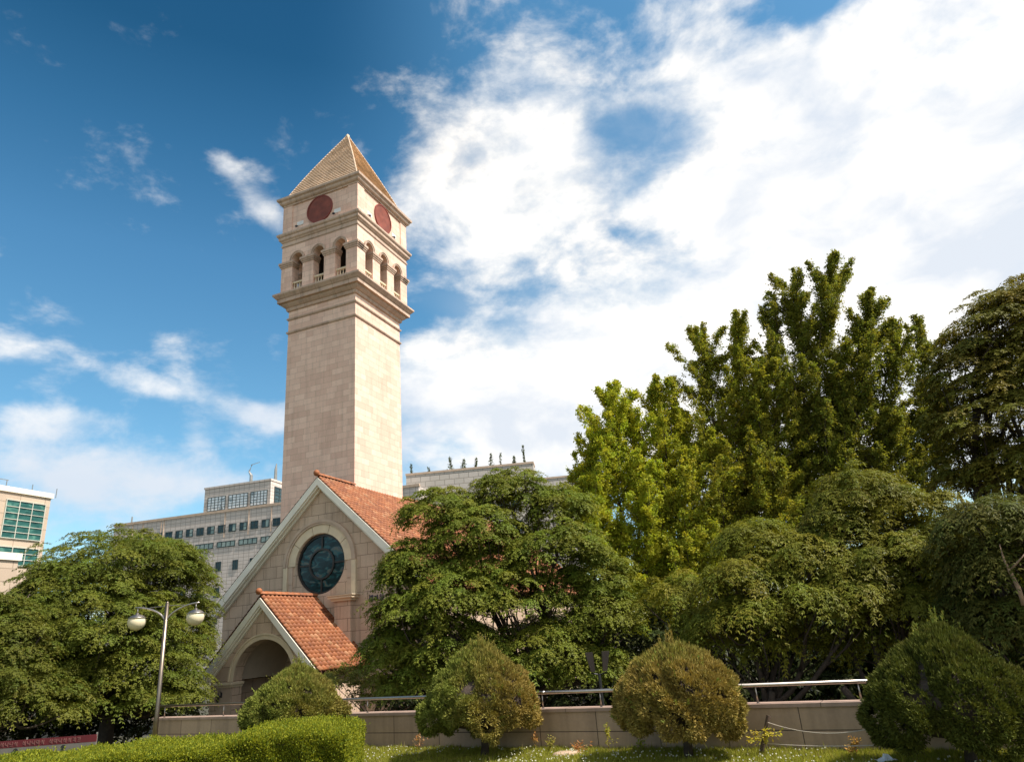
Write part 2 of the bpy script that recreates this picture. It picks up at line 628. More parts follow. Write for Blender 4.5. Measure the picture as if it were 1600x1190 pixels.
TILE_RED = mat_tiles('terracotta', [(0.0, (.24, .070, .022)), (0.35, (.31, .098, .029)), (0.85, (.37, .122, .037)), (1.0, (.43, .20, .09))], moss=True)
TILE_SPIRE = mat_tiles('spire_tile', [(0.0, (.68, .49, .32)), (0.5, (.72, .52, .35)), (1.0, (.76, .56, .39))])
DARK_UNDER = mat_plain('roof_underlay', (.10, .035, .02), 0.9)
CLOCK_RED = mat_plain('clock_red', (.21, .050, .028), 0.6, noise=.25, nscale=2.2, bump=.2, bscale=6)
CLOCK_RIM = mat_plain('clock_rim', (.22, .045, .03), 0.6)
BRONZE = mat_plain('dark_bronze', (.045, .035, .030), 0.4, metal=.4)
STEEL = mat_plain('brushed_steel', (.50, .44, .38), 0.36, metal=1.0, noise=.08, nscale=8)
POLE_STEEL = mat_plain('pole_steel', (.25, .20, .155), 0.38, metal=1.0, noise=.1, nscale=5)
STEEL_DK = mat_plain('dull_steel', (.36, .34, .31), 0.4, metal=.8)
GLOBE = mat_plain('lamp_globe', (.70, .60, .40), 0.25, noise=.06)
WHITEBOX = mat_plain('white_housing', (.75, .72, .68), 0.5)
BLACK = mat_plain('black_metal', (.02, .02, .02), 0.4)
GRANITE = mat_stone('wall_granite', (.52, .37, .255), (.46, .325, .225), (.11, .08, .06), 1.50, 0.5, 0.010, off=(0.0, .37), offset=0.0, var=.22, bump=.35, stain=.25)
COPING = mat_stone('coping_granite', (.50, .35, .27), (.44, .305, .235), (.14, .10, .08), 1.9, 9, 0.008, off=(0.4, 3), var=.3, bump=.3, stain=.2)
BARK = mat_plain('bark', (.060, .042, .030), 0.9, noise=.35, nscale=6, bump=.8, bscale=18)
BARK_PALE = mat_plain('pale_bark', (.30, .19, .12), 0.8, noise=.25, nscale=6, bump=.5)
PLASTER = mat_plain('vault_plaster', (.50, .40, .30), 0.85, noise=.06)
DOORW = mat_plain('dark_wood', (.11, .055, .03), 0.5)
BELFRY_SHADE = mat_plain('belfry_shade', (.035, .025, .02), 0.7)  # near-black colour for the painted shade inside the belfry
LEAF = mat_leaf('leaf', 0.34)
LEAF_THIN = mat_leaf('thin_leaf', 0.45, 0.55)
NEEDLE = mat_leaf('juniper', 0.16, 0.65, 0.2)
GRASSM = mat_leaf('grass_blade', 0.40, 0.6, 0.2)


# ------------------------------------------------------------------ ground
def make_ground():
    m, nt, b = mat_new('earth')
    t = N(nt, 'ShaderNodeTexCoord')
    n = N(nt, 'ShaderNodeTexNoise')
    n.inputs['Scale'].default_value = 0.5
    n.inputs['Detail'].default_value = 9
    nt.links.new(t.outputs['Object'], n.inputs['Vector'])
    c = ramp(nt, n.outputs[0], [(0.35, (.035, .030, .020)), (0.5, (.055, .05, .03)), (0.7, (.05, .06, .02))])
    nt.links.new(c, b.inputs['Base Color'])
    b.inputs['Roughness'].default_value = 0.95
    g = MB()
    g.add([(-3000, -3000, -2.2), (3000, -3000, -2.2), (3000, 3000, -2.2), (-3000, 3000, -2.2)], [(0, 1, 2, 3)])
    tag(g.build('ground', m), kind='structure')


make_ground()
WZ = -0.07          # top of coping
LZ = -0.95          # lawn level
wallA = atz(240, 1121, WZ)
wallB = atz(1375, 1094.5, WZ)
wd = wallB - wallA
wd[2] = 0
WL = np.linalg.norm(wd)
wd = wd / WL
wn_ = np.array([wd[1], -wd[0], 0.0])       # towards camera
if np.dot(wn_, EYE - wallA) < 0: wn_ = -wn_
WLEN = WL + 6.0


def wp(s, off, z):
    q = wallA + wd * s + wn_ * off
    return (q[0], q[1], z)


# lawn: sheet with gentle relief from the wall to behind the camera
def make_lawn():
    m, nt, b = mat_new('lawn_soil')
    t = N(nt, 'ShaderNodeTexCoord')
    n = N(nt, 'ShaderNodeTexNoise')
    n.inputs['Scale'].default_value = 2.2
    n.inputs['Detail'].default_value = 9
    nt.links.new(t.outputs['Object'], n.inputs['Vector'])
    c = ramp(nt, n.outputs[0], [(0.35, (.07, .07, .02)), (0.55, (.11, .115, .028)), (0.72, (.15, .12, .05))])
    nt.links.new(c, b.inputs['Base Color'])
    b.inputs['Roughness'].default_value = 0.95
    g = MB()
    nx, ny = 90, 60
    for j in range(ny + 1):
        for i in range(nx + 1):
            s = -9.5 + (WLEN + 9.4) * i / nx
            off = 0.02 + 26 * (j / ny) ** 1.6
            z = LZ + 0.02 * math.sin(s * 1.7 + off) * min(1, off) + 0.015 * math.sin(off * 2.3 - s)
            q = wp(s, off, z)
            g.v.append(q)
    for j in range(ny):
        for i in range(nx):
            a = j * (nx + 1) + i
            g.f.append((a, a + 1, a + nx + 2, a + nx + 1))
    # skirt behind the lawn on the left, where there is no wall
    b0 = len(g.v)
    g.v += [wp(-9.5, 0.02, LZ), wp(0, 0.02, LZ), wp(0, 0.02, -2.2), wp(-9.5, 0.02, -2.2)]
    g.f.append((b0, b0 + 1, b0 + 2, b0 + 3))
    tag(g.build('lawn', m, smooth=True), kind='structure')


make_lawn()

# ------------------------------------------------------------------ church frame
YAW = 0.3742
CO = (-10.6766, 36.4845, 0)
UX = np.array([math.cos(YAW), -math.sin(YAW), 0])
VX = np.array([math.sin(YAW), math.cos(YAW), 0])


def cw(u, v, z):
    q = np.array(CO) + UX * u + VX * v
    return np.array([q[0], q[1], z])


def arc(cx, cz, r, a0, a1, n):
    return [(cx + r * math.cos(a0 + (a1 - a0) * i / n), cz + r * math.sin(a0 + (a1 - a0) * i / n)) for i in range(n + 1)]


def holed_wall(mb, outer, holes, y0, y1, tf=None):
    """outer: polygon of (a,z); holes: list of polygons; wall between y0 (front) and y1"""
    loops = [outer] + holes
    vl = [[Vector((a, b, 0)) for a, b in lp] for lp in loops]
    tris = tessellate_polygon(vl)
    flat = [p for lp in loops for p in lp]
    n = len(flat)
    vs = [(a, y0, b) for a, b in flat] + [(a, y1, b) for a, b in flat]
    fs = [tuple(t) for t in tris] + [tuple(i + n for i in t[::-1]) for t in tris]
    k = 0
    for lp in loops:
        for i in range(len(lp)):
            j = (i + 1) % len(lp)
            fs.append((k + i, k + j, k + j + n, k + i + n))
        k += len(lp)
    if tf: vs = [tf(*v) for v in vs]
    mb.add(vs, fs)


def arch_opening(c, hw, z0, zs, n=12):
    """polygon of an arched opening, bottom z0, springing zs"""
    return [(c - hw, z0)] + [(c + hw, z0)] + arc(c, zs, hw, 0, PI, n)


def arch_band(mb, c, zs, r0, r1, y0, y1, legs=None, n=20, tf=None, gap=0.0):
    """voussoir band: half ring between r0 and r1, optionally legs down to z=legs"""
    o = arc(c, zs, r1, 0, PI, n)
    i = arc(c, zs, r0, 0, PI, n)
    for k in range(n):
        poly = [i[k], o[k], o[k + 1], i[k + 1]]
        vs = [(a, y0, b) for a, b in poly] + [(a, y1, b) for a, b in poly]
        if tf: vs = [tf(*v) for v in vs]
        fs = [(0, 1, 2, 3), (1, 5, 6, 2), (3, 7, 4, 0)[::-1], (7, 6, 5, 4)]
        if k == 0 and legs is None: fs.append((0, 4, 5, 1))
        if k == n - 1 and legs is None: fs.append((2, 6, 7, 3))
        mb.add(vs, fs)


def tiles(name, mb_parent, origin, A, B, nA, nB, wA, eB, mat, skip=None, h=0.055):
    """barrel tiles: origin at ridge, A unit along ridge, B unit down slope"""
    A, B = Vector(A), Vector(B)
    Nn = A.cross(B).normalized()
    if Nn.z < 0: Nn = -Nn
    O = Vector(origin)
    V = []
    k = 6
    r = random.Random(3)
    for i in range(nA):
        for j in range(nB):
            ca = (i + 0.5) * wA
            if skip and skip(ca, (j + .5) * eB): continue
            jit = (r.random() - .5) * 0.016
            b0 = j * eB - 0.03
            b1 = (j + 1) * eB + 0.035 + jit
            lift0 = 0.0 + (r.random()) * .005
            lift1 = 0.028 + (r.random()) * .012
            top, bot, low = [], [], []
            for q in range(k + 1):
                t = q / k
                x = ca + (t - .5) * wA * .82 + jit * .5
                hh = h * (math.sin(PI * t) ** 0.8 if 0 < t < 1 else 0)
                top.append(O + A * x + B * b0 + Nn * (hh * .85 + lift0))
                bot.append(O + A * x + B * b1 + Nn * (hh + lift1))
                low.append(O + A * x + B * b1 + Nn * (hh * .35 - 0.012))
            bI = len(mb_parent.v)
            mb_parent.v += [tuple(q) for q in top + bot + low]
            m_ = k + 1
            for q in range(k):
                mb_parent.f.append((bI + q, bI + q + 1, bI + m_ + q + 1, bI + m_ + q))
                mb_parent.f.append((bI + m_ + q, bI + m_ + q + 1, bI + 2 * m_ + q + 1, bI + 2 * m_ + q))


def ridge_tiles(mb, a, b, r=0.13, L=0.42):
    a, b = Vector(a), Vector(b)
    n = max(1, int((b - a).length / L))
    d = (b - a) / n
    dn = d.normalized()
    side = dn.cross(Vector((0, 0, 1))).normalized()
    up = side.cross(dn)
    k = 8
    for i in range(n):
        p0 = a + d * i - dn * .03
        p1 = a + d * (i + 1) + dn * .03
        vs = []
        for p, rr in ((p0, r * 1.08), (p1, r * .92)):
            for q in range(k + 1):
                t = PI * q / k
                vs.append(p + side * math.cos(t) * rr + up * (math.sin(t) * rr * .95 + .02))
        for q in range(k + 1):
            t = PI * q / k
            vs.append(p0 + side * math.cos(t) * r * .8 + up * (math.sin(t) * r * .7))
        m_ = k + 1
        fs = []
        for q in range(k):
            fs.append((q, q + 1, m_ + q + 1, m_ + q))
            fs.append((2 * m_ + q, 2 * m_ + q + 1, q + 1, q))
        mb.add(vs, fs)


# ------------------------------------------------------------------ bell tower
TU, TV, TS = -2.6068, 5.5298, 5.2742
HS = TS / 2


def build_tower():
    base = cw(TU, TV, -2.2)
    T = empty('bell_tower', base, -YAW)
    tag(T, 'tall square stone bell tower with open arcade, round red clocks and pointed tan spire', 'bell tower')
    zo = 2.2   # local z = world z + 2.2

    def Z(z): return z + zo
    s = MB(); s.sqring(0, 0, [(HS, 0), (HS, Z(21.3)), (HS, Z(23.3))]); s.build('shaft', STONE_TOWER, T)
    for z0 in (21.36, 22.34):
        m = MB()
        m.sqring(0, 0, [(HS - .1, Z(z0)), (HS + .03, Z(z0)), (HS + .075, Z(z0) + .04), (HS + .10, Z(z0) + .09), (HS + .10, Z(z0) + .14), (HS + .05, Z(z0) + .16), (HS + .05, Z(z0) + .19), (HS - .1, Z(z0) + .19)])
        m.build('string_course', STONE_TRIM, T)
    # big cornice
    m = MB()
    m.sqring(0, 0, [(HS - .1, Z(23.02)), (HS + .10, Z(23.02)), (HS + .14, Z(23.12)), (HS + .14, Z(23.22)), (HS + .22, Z(23.26)), (HS + .33, Z(23.37)), (HS + .38, Z(23.45)), (HS + .38, Z(23.50)),
                    (HS + .55, Z(23.52)), (HS + .55, Z(23.78)), (HS + .60, Z(23.80)), (HS + .66, Z(23.88)), (HS + .75, Z(23.98)), (HS + .78, Z(24.02)), (HS + .78, Z(24.14)), (HS + .5, Z(24.20)), (HS - .1, Z(24.2))])
    m.build('cornice', STONE_TRIM, T)
    # arcade storey
    HA = HS + .42
    centers = (-1.72, 0.02, 1.76)
    hw = .43
    zb, zspr, zt = Z(24.2), Z(26.60), Z(28.0)
    th = .60
    rots = [lambda x, y, z: (x, y, z), lambda x, y, z: (-y, x, z), lambda x, y, z: (-x, -y, z), lambda x, y, z: (y, -x, z)]
    w = MB()
    for k, R_ in enumerate(rots):
        hwid = HA if k % 2 == 0 else HA - th
        holes = []
        outer = [(-hwid, zb), ]
        for c in centers:
            outer += [(c - hw, zb)] + arc(c, zspr, hw, PI, 0, 12) + [(c + hw, zb)]
        outer += [(hwid, zb), (hwid, zt), (-hwid, zt)]
        holed_wall(w, outer, [], -HA, -HA + th, R_)
    w.build('belfry_wall', STONE_TOWER, T)
    m = MB(); m.box(-HA + .3, HA - .3, -HA + .3, HA - .3, Z(27.75), Z(27.95)); m.build('belfry_ceiling', PLASTER, T)
    m = MB(); m.box(-1.7, 1.7, -1.7, 1.7, zb, Z(27.7)); m.build('belfry_shade_box', BELFRY_SHADE, T)  # dark box standing in for the shade behind the arcade openings
    # imposts on each pier
    edges = [-HA] + sum([[c - hw, c + hw] for c in centers], []) + [HA]
    im = MB()
    for k, R_ in enumerate(rots):
        for a, b in ((edges[0], edges[1]), (edges[2], edges[3]), (edges[4], edges[5]), (edges[6], edges[7])):
            for (p, z0, z1) in ((.05, 26.14, 26.26), (.10, 26.26, 26.38), (.15, 26.38, 26.54)):
                x0 = a - p
                x1 = b + p
                y0, y1 = -HA - p, -HA + th + .003 * k
                if a == edges[0]: x0 = a - p if k % 2 == 0 else a + .003
                if b == HA: x1 = b + p if k % 2 == 0 else b - .003
                vs = [R_(x, y, z) for z in (Z(z0), Z(z1)) for x, y in ((x0, y0), (x1, y0), (x1, y1), (x0, y1))]
                im.add(vs, [(0, 3, 2, 1), (4, 5, 6, 7), (0, 1, 5, 4), (1, 2, 6, 5), (2, 3, 7, 6), (3, 0, 4, 7)])
    im.build('impost', STONE_TRIM, T)
    for k, R_ in enumerate(rots):
        for c in centers:
            hm = MB()
            arch_band(hm, c, zspr, hw + .003, hw + .17, -HA - .07, -HA - .002, None, 14, R_)
            arch_band(hm, c, zspr, hw + .10, hw + .17, -HA - .11, -HA - .068, None, 14, R_)
            hm.build('archivolt', STONE_TRIM, T)
            bl = MB()

            def bx(x0, x1, y0, y1, z0, z1):
                vs = [R_(x, y, z) for z in (z0, z1) for x, y in ((x0, y0), (x1, y0), (x1, y1), (x0, y1))]
                bl.add(vs, [(0, 3, 2, 1), (4, 5, 6, 7), (0, 1, 5, 4), (1, 2, 6, 5), (2, 3, 7, 6), (3, 0, 4, 7)])
            bx(c - hw + .002, c + hw - .002, -HA + .10, -HA + .26, Z(24.85), Z(24.97))
            bx(c - hw + .002, c + hw - .002, -HA + .10, -HA + .26, Z(24.21), Z(24.33))
            for q in range(4):
                xx = c - hw + hw * 2 * (q + .5) / 4
                prof = [(.035, 0), (.06, .08), (.065, .16), (.035, .30), (.03, .40), (.05, .52)]
                p0 = R_(xx, -HA + .18, 0)
                bl.lathe([(r_, z_) for r_, z_ in prof], (p0[0], p0[1], Z(24.33)), 8)
            bl.build('balustrade', STONE_CREAM, T)
    # thin moulding and cornice above arcade
    HC = HS + .45
    m = MB()
    m.sqring(0, 0, [(HA - .1, Z(27.78)), (HA + .03, Z(27.78)), (HA + .06, Z(27.84)), (HA + .06, Z(27.92)), (HA + .01, Z(27.95)), (HA + .01, Z(28.14)), (HA + .07, Z(28.16)), (HA + .10, Z(28.24)),
                    (HA + .18, Z(28.30)), (HA + .20, Z(28.36)), (HA + .20, Z(28.50)), (HA + .26, Z(28.54)), (HA + .30, Z(28.60)), (HA + .31, Z(28.64)), (HA + .31, Z(28.74)), (HA - .1, Z(28.80))])
    m.build('cornice', STONE_TRIM, T)
    # clock storey
    m = MB(); m.sqring(0, 0, [(HC - .06, Z(28.75)), (HC - .06, Z(31.2))]); m.build('clock_storey_wall', STONE_TOWER, T)
    for sx in (-1, 1):
        for sy in (-1, 1):
            m = MB()
            m.box(sx * (HC - .78), sx * HC, sy * (HC - .78), sy * HC, Z(28.76), Z(31.1))
            m.build('corner_pilaster', STONE_TOWER, T)
    m = MB()
    m.sqring(0, 0, [(HC - .1, Z(31.02)), (HC + .04, Z(31.02)), (HC + .04, Z(31.12)), (HC + .12, Z(31.16)), (HC + .18, Z(31.22)), (HC + .20, Z(31.26)), (HC + .22, Z(31.38)), (HC + .28, Z(31.42)), (HC + .34, Z(31.46)), (HC + .36, Z(31.62)), (HC + .30, Z(31.66)), (HC - .1, Z(31.72))])
    m.build('cornice', STONE_TRIM, T)
    for k, R_ in enumerate(rots):
        cz = Z(29.96)
        R1 = 1.05
        n = 48
        y = -(HC - .06)
        cm = MB()
        vs = [R_(0, y - .05, cz)]
        rr = [.25, .5, .75, R1 - .08]
        for r_ in rr:
            for q in range(n):
                a = 2 * PI * q / n
                # faint curling relief on the dial
                d = .012 * math.sin(2 * a + r_ * 5)
                vs.append(R_(r_ * math.cos(a), y - .05 - d, cz + r_ * math.sin(a)))
        fs = [(0, 1 + q, 1 + (q + 1) % n) for q in range(n)]
        for i in range(len(rr) - 1):
            for q in range(n):
                a_ = 1 + i * n + q
                b_ = 1 + i * n + (q + 1) % n
                fs.append((a_, a_ + n, b_ + n, b_))
        cm.add(vs, fs)
        cf = cm.build('clock_face', CLOCK_RED, T)
        rm = MB()
        for (ra, rb, ya, yb) in ((R1 - .08, R1, y - .085, y + .002),):
            vs = []
            for q in range(n):
                a = 2 * PI * q / n
                for r_, yy in ((ra, ya), (rb, ya), (rb, yb), (ra, yb)):
                    vs.append(R_(r_ * math.cos(a), yy, cz + r_ * math.sin(a)))
            fs = []
            for q in range(n):
                for e in range(4):
                    fs.append((q * 4 + e, q * 4 + (e + 1) % 4, ((q + 1) % n) * 4 + (e + 1) % 4, ((q + 1) % n) * 4 + e))
            rm.add(vs, fs)
        rm.build('rim', CLOCK_RIM, cf)
        for xx in (-1.62, 1.45):
            fl = MB()
            vs = [R_(x, yy, z) for z in (Z(29.22), Z(29.52)) for x, yy in ((xx - .26, y - .03), (xx + .26, y - .03), (xx + .26, y - .003), (xx - .26, y - .003))]
            fl.add(vs, [(0, 3, 2, 1), (4, 5, 6, 7), (0, 1, 5, 4), (1, 2, 6, 5), (2, 3, 7, 6), (3, 0, 4, 7)])
            fo = fl.build('floodlight', WHITEBOX, T)
            fb = MB()
            fb.bar(R_(xx - .2, y - .02, Z(29.24)), R_(xx - .2, y - .16, Z(29.12)), .03)
            vs = [R_(xx - .2 + x, y - .18 + yy, Z(29.10) + z) for z in (-.05, .05) for x, yy in ((-.07, -.05), (.07, -.05), (.07, .05), (-.07, .05))]
            fb.add(vs, [(0, 3, 2, 1), (4, 5, 6, 7), (0, 1, 5, 4), (1, 2, 6, 5), (2, 3, 7, 6), (3, 0, 4, 7)])
            fb.build('bracket', BLACK, fo)
    # spire of lapped tile courses, slightly bellied
    sp = MB()
    nC = 30
    z0, z1 = 31.68, 38.35
    hb = HS + .36

    def half(t):
        return hb * (1 - t) + .10 * math.sin(PI * min(1, t * 1.02)) * (1 - .4 * t)
    for i in range(nC):
        t0, t1 = i / nC, (i + 1) / nC
        za, zb_ = Z(z0 + (z1 - z0) * t0), Z(z0 + (z1 - z0) * t1)
        h0, h1 = half(t0) + .08, half(t1)
        for R_ in rots:
            # split each course into tiles
            w0 = .42
            nt_ = max(1, int(2 * h0 / w0))
            ofs = (i % 2) * .5
            cuts = [-1] + [(-1 + 2 * (q + ofs) / nt_) for q in range(nt_ + 1) if -0.98 < -1 + 2 * (q + ofs) / nt_ < .98] + [1]
            for a, b in zip(cuts[:-1], cuts[1:]):
                j = random.random() * .006
                vs = [R_(a * h0, -h0 - j, za), R_(b * h0, -h0 - j, za), R_(b * h1, -h1, zb_ + .01), R_(a * h1, -h1, zb_ + .01), R_(b * (h0 - .05), -h0 + .05, za - .005), R_(a * (h0 - .05), -h0 + .05, za - .005)]
                sp.add(vs, [(0, 1, 2, 3), (5, 4, 1, 0)])
    sp.build('spire', TILE_SPIRE, T)
    for sx in (-1, 1):
        for sy in (-1, 1):
            hp = MB()
            pts = [(sx * (half(t) + .01), sy * (half(t) + .01), Z(z0 + (z1 - z0) * t) + .03) for t in [i / 16 for i in range(17)]]
            hp.tube(pts, .055, 6)
            hp.build('hip_tile', TILE_SPIRE, T)
    fn = MB(); fn.lathe([(.16, -.1), (.15, .05), (.09, .12), (.03, .2)], (0, 0, Z(38.32)), 10); fn.build('finial', STONE_CREAM, T)


build_tower()


# ------------------------------------------------------------------ church
def build_church():
    C = empty('church', (CO[0], CO[1], -2.2), -YAW)
    tag(C, 'stone church with steep red tiled gable roof, round window and arched entrance porch', 'church')
    zo = 2.2
    Z = lambda z: z + zo
    SL = 0.9292
    AP = 10.20      # wall gable apex
    EU = 6.75       # eave u
    LEN = 27.0
    WU = 6.35
    wz, wr, wc = 5.93, 1.53, -.02
    # facade
    m = MB()
    outer = [(-WU, 0), (WU, 0), (WU, Z(AP - SL * WU)), (0, Z(AP)), (-WU, Z(AP - SL * WU))]
    holed_wall(m, outer, [arc(wc, Z(wz), wr, 0, 2 * PI * 47 / 48, 47)], 0, .45)
    m.build('facade_wall', STONE_FACADE, C)
    m = MB()
    zt = Z(AP - SL * WU)
    m.box(-WU, -WU + .4, .46, LEN, 0, zt)
    m.box(WU - .4, WU, .46, LEN, 0, zt)
    m.add([(-WU, LEN, 0), (WU, LEN, 0), (WU, LEN, zt), (0, LEN, Z(AP)), (-WU, LEN, zt)], [(4, 3, 2, 1, 0)])
    m.build('side_wall', STONE_FACADE, C)
    # window surround
    m = MB()
    arch_band(m, wc, Z(wz), 2.02, 2.27, -.14, -.002, None, 30)
    arch_band(m, wc, Z(wz), 2.12, 2.27, -.18, -.138, None, 30)
    m.build('arch_moulding', STONE_PINK, C)
    for sx in (-1, 1):
        m = MB()
        m.box(wc + sx * 2.02, wc + sx * 2.27, -.14, -.002, Z(4.2), Z(wz) - .006)
        m.build('surround_leg', STONE_CREAM, C)
    m = MB()
    r0, r1 = 1.56, 2.015
    cuts = [0, 35, 72, 106, 145, 180]
    for a0, a1 in zip(cuts[:-1], cuts[1:]):
        a0, a1 = math.radians(a0 + .5), math.radians(a1 - .5)
        ii = arc(wc, Z(wz), r0, a0, a1, 8)
        oo = arc(wc, Z(wz), r1, a0, a1, 8)
        m.extrude(ii + oo[::-1], None, -.07, -.002)
    m.build('arch_band', STONE_CREAM, C)
    for sx in (-1, 1):
        m = MB()
        m.box(wc + sx * 1.72, wc + sx * 2.01, -.07, -.002, Z(5.05), Z(wz) - .012)
        m.box(wc + sx * 1.72, wc + sx * 2.01, -.06, -.002, Z(4.2), Z(5.03))
        m.build('surround_leg', STONE_PINK, C)
    # round window
    n = 56
    def ringm(mb, ra, rb, ya, yb):
        vs = []
        for q in range(n):
            a = 2 * PI * q / n
            for r_, yy in ((ra, ya), (rb, ya), (rb, yb), (ra, yb)):
                vs.append((wc + r_ * math.cos(a), yy, Z(wz) + r_ * math.sin(a)))
        fs = []
        for q in range(n):
            for e in range(4):
                fs.append((q * 4 + e, q * 4 + (e + 1) % 4, ((q + 1) % n) * 4 + (e + 1) % 4, ((q + 1) % n) * 4 + e))
        mb.add(vs, fs)
    m = MB()
    ringm(m, 1.42, 1.528, .10, .22)
    ringm(m, .70, .80, .09, .20)
    for a in (0, 90, 180, 270):
        a = math.radians(a)
        p0 = (wc + .79 * math.cos(a), .15, Z(wz) + .79 * math.sin(a))
        p1 = (wc + 1.43 * math.cos(a), .15, Z(wz) + 1.43 * math.sin(a))
        m.bar(p0, p1, .09, .08, up=(0, 1, 0))
    wf = m.build('round_window', BRONZE, C)
    GL = mat_glass('window_glass', (.02, .05, .06), .16, spec=.25, noise_cols=[(0.36, (.008, .016, .018)), (0.50, (.012, .035, .042)), (0.57, (.02, .09, .10)), (0.63, (.12, .115, .085)), (0.70, (.03, .07, .12))], nscale=1.6)  # teal and pale patches are reflections painted into the glass colour
    m = MB()
    ps = arc(wc, Z(wz), 1.44, 0, 2 * PI * (n - 1) / n, n - 1)
    m.add([(a, .17, b) for a, b in ps], [tuple(range(n))])
    m.build('pane', GL, wf)
    # pier with cap to the right of the window
    m = MB()
    m.box(1.22, 2.16, -.42, -.003, 0, Z(3.94))
    m.build('pier', STONE_FACADE, C)
    m = MB()
    m.box(.98, 2.40, -.66, -.003, Z(4.05), Z(4.17))
    m.box(1.10, 2.28, -.54, -.003, Z(3.93), Z(4.05))
    m.box(.92, 2.46, -.72, -.003, Z(4.172), Z(4.215))
    m.build('pier_cap', STONE_CREAM, C)
    # small dark lettering on a pale stone
    lt = MB()
    def stroke(x0, z0, x1, z1, w=.035):
        lt.bar((x0, -.03, Z(z0)), (x1, -.03, Z(z1)), w, .03, up=(0, 1, 0))
    bx0, bz = 2.98, 3.78
    H = .30
    # three syllables
    stroke(bx0, bz + .02, bx0 + .07, bz + H); stroke(bx0 + .07, bz + H, bx0 + .12, bz + .02); stroke(bx0 + .16, bz, bx0 + .16, bz + H); stroke(bx0 + .22, bz, bx0 + .22, bz + H); stroke(bx0 + .10, bz + .17, bx0 + .16, bz + .17)
    a = bx0 + .30
    stroke(a, bz + .24, a + .14, bz + .24); stroke(a + .07, bz + .24, a, bz + .05); stroke(a + .07, bz + .24, a + .14, bz + .05); stroke(a + .19, bz, a + .19, bz + H); stroke(a + .19, bz + .15, a + .24, bz + .15)
    a = bx0 + .60
    lt.tube([(a + .08 + .055 * math.cos(t), -.03, Z(bz + .15) + .055 * math.sin(t)) for t in [2 * PI * i / 12 for i in range(13)]], .016, 6)
    stroke(a + .02, bz + .26, a + .14, bz + .26); stroke(a + .08, bz + .26, a + .08, bz + .31); stroke(a, bz + .03, a + .16, bz + .03); stroke(a + .08, bz + .03, a + .08, bz + .09); stroke(a + .21, bz, a + .21, bz + H)
    lt.build('lettering', mat_plain('letter_blue_black', (.05, .05, .09), .4), C)
    # main roof
    m = MB()
    th = .28
    for sx in (-1, 1):
        a0 = (0, AP + .05)
        e0 = (sx * EU, AP + .05 - SL * EU)
        vs = []
        for (uu, zz) in (a0, e0):
            for v in (-.38, LEN + .3):
                vs.append((uu, v, Z(zz)))
                vs.append((uu, v, Z(zz + th - .08)))
        m.add(vs, [(0, 2, 6, 4), (1, 5, 7, 3), (0, 4, 5, 1), (2, 3, 7, 6), (4, 6, 7, 5)])
    roof = m.build('roof', DARK_UNDER, C)
    m = MB()
    Ls = EU * math.sqrt(1 + SL * SL) + .12
    exB = .25
    Bd = Vector((1, 0, -SL)).normalized()
    def tower_skip(sgn):
        def f(a, b):
            v = a - .42
            u = sgn * b * Bd.x
            return (TU - HS + .02 < u < TU + HS - .02) and (TV - HS + .02 < v < TV + HS - .02)
        return f
    tiles('t', m, (0, -.42, Z(AP + .05 + th - .06)), (0, 1, 0), Bd, int((LEN + .7) / .29), int(Ls / exB), .29, exB, TILE_RED, tower_skip(1), h=.085)
    tiles('t', m, (0, -.42, Z(AP + .05 + th - .06)), (0, 1, 0), Vector((-1, 0, -SL)).normalized(), int((LEN + .7) / .29), int(Ls / exB), .29, exB, TILE_RED, tower_skip(-1))
    m.build('roof_tile', TILE_RED, roof, smooth=True)
    m = MB()
    zr = Z(AP + .05 + th - .02)
    ridge_tiles(m, (0, TV + HS, zr), (0, LEN, zr), .15)
    m.build('ridge_cap', TILE_RED, roof, smooth=True)
    m = MB()
    ridge_tiles(m, (0, -.46, zr), (0, TV - HS - .0, zr), .15)
    m.build('ridge_cap', TILE_RED, roof, smooth=True)
    m = MB()
    m.lathe([(.05, -.16), (.13, -.1), (.17, 0), (.15, .1), (.07, .17)], (0, -.5, zr + .12), 12)
    m.build('finial', TILE_RED, roof, smooth=True)
    # rake boards
    def rake(mb, cu, az, half_w, sl, v0, depth, wid):
        ca = math.sqrt(1 + sl * sl)
        for sx in (-1, 1):
            a = (cu, az)
            e = (cu + sx * half_w, az - sl * half_w)
            lo = wid * ca
            poly = [(a[0], a[1]), (e[0], e[1]), (e[0], e[1] - lo), (e[0] - sx * .10, e[1] - lo + .0), (a[0], a[1] - lo)]
            mb.extrude([(p, Z(q)) for p, q in poly], None, v0, v0 + depth)
    m = MB()
    rake(m, 0, AP + .05 + th - .12, EU, SL, -.44, .09, .30)
    rake(m, 0, AP + .05 + .02, EU - .12, SL, -.35, .348, .27)
    rake(m, 0, AP - .22, EU - .3, SL, -.16, .157, .14)
    m.build('rake_board', WHITE_FASCIA, C)
    # ---------------- porch
    PU, PZ, PS, PH, PD = -.24, 4.02, 1.0, 3.26, 3.7
    cA, RA, zs = -.16, 1.70, .66
    m = MB()
    W2 = 2.95
    outer = [(PU - W2, 0), (cA - RA, 0)] + arc(cA, Z(zs), RA, PI, 0, 24) + [(cA + RA, 0), (PU + W2, 0), (PU + W2, Z(PZ - PS * W2)), (PU, Z(PZ)), (PU - W2, Z(PZ - PS * W2))]
    holed_wall(m, outer, [], -PD, -PD + .55)
    zt2 = Z(PZ - PS * W2)
    m.box(PU - W2, PU - W2 + .5, -PD + .552, -.003, 0, zt2)
    m.box(PU + W2 - .5, PU + W2, -PD + .552, -.003, 0, zt2)
    pw = m.build('porch_wall', STONE_FACADE, C)
    m = MB()
    arch_band(m, cA, Z(zs), RA - .0, RA + .26, -PD - .05, -PD - .002, None, 26)
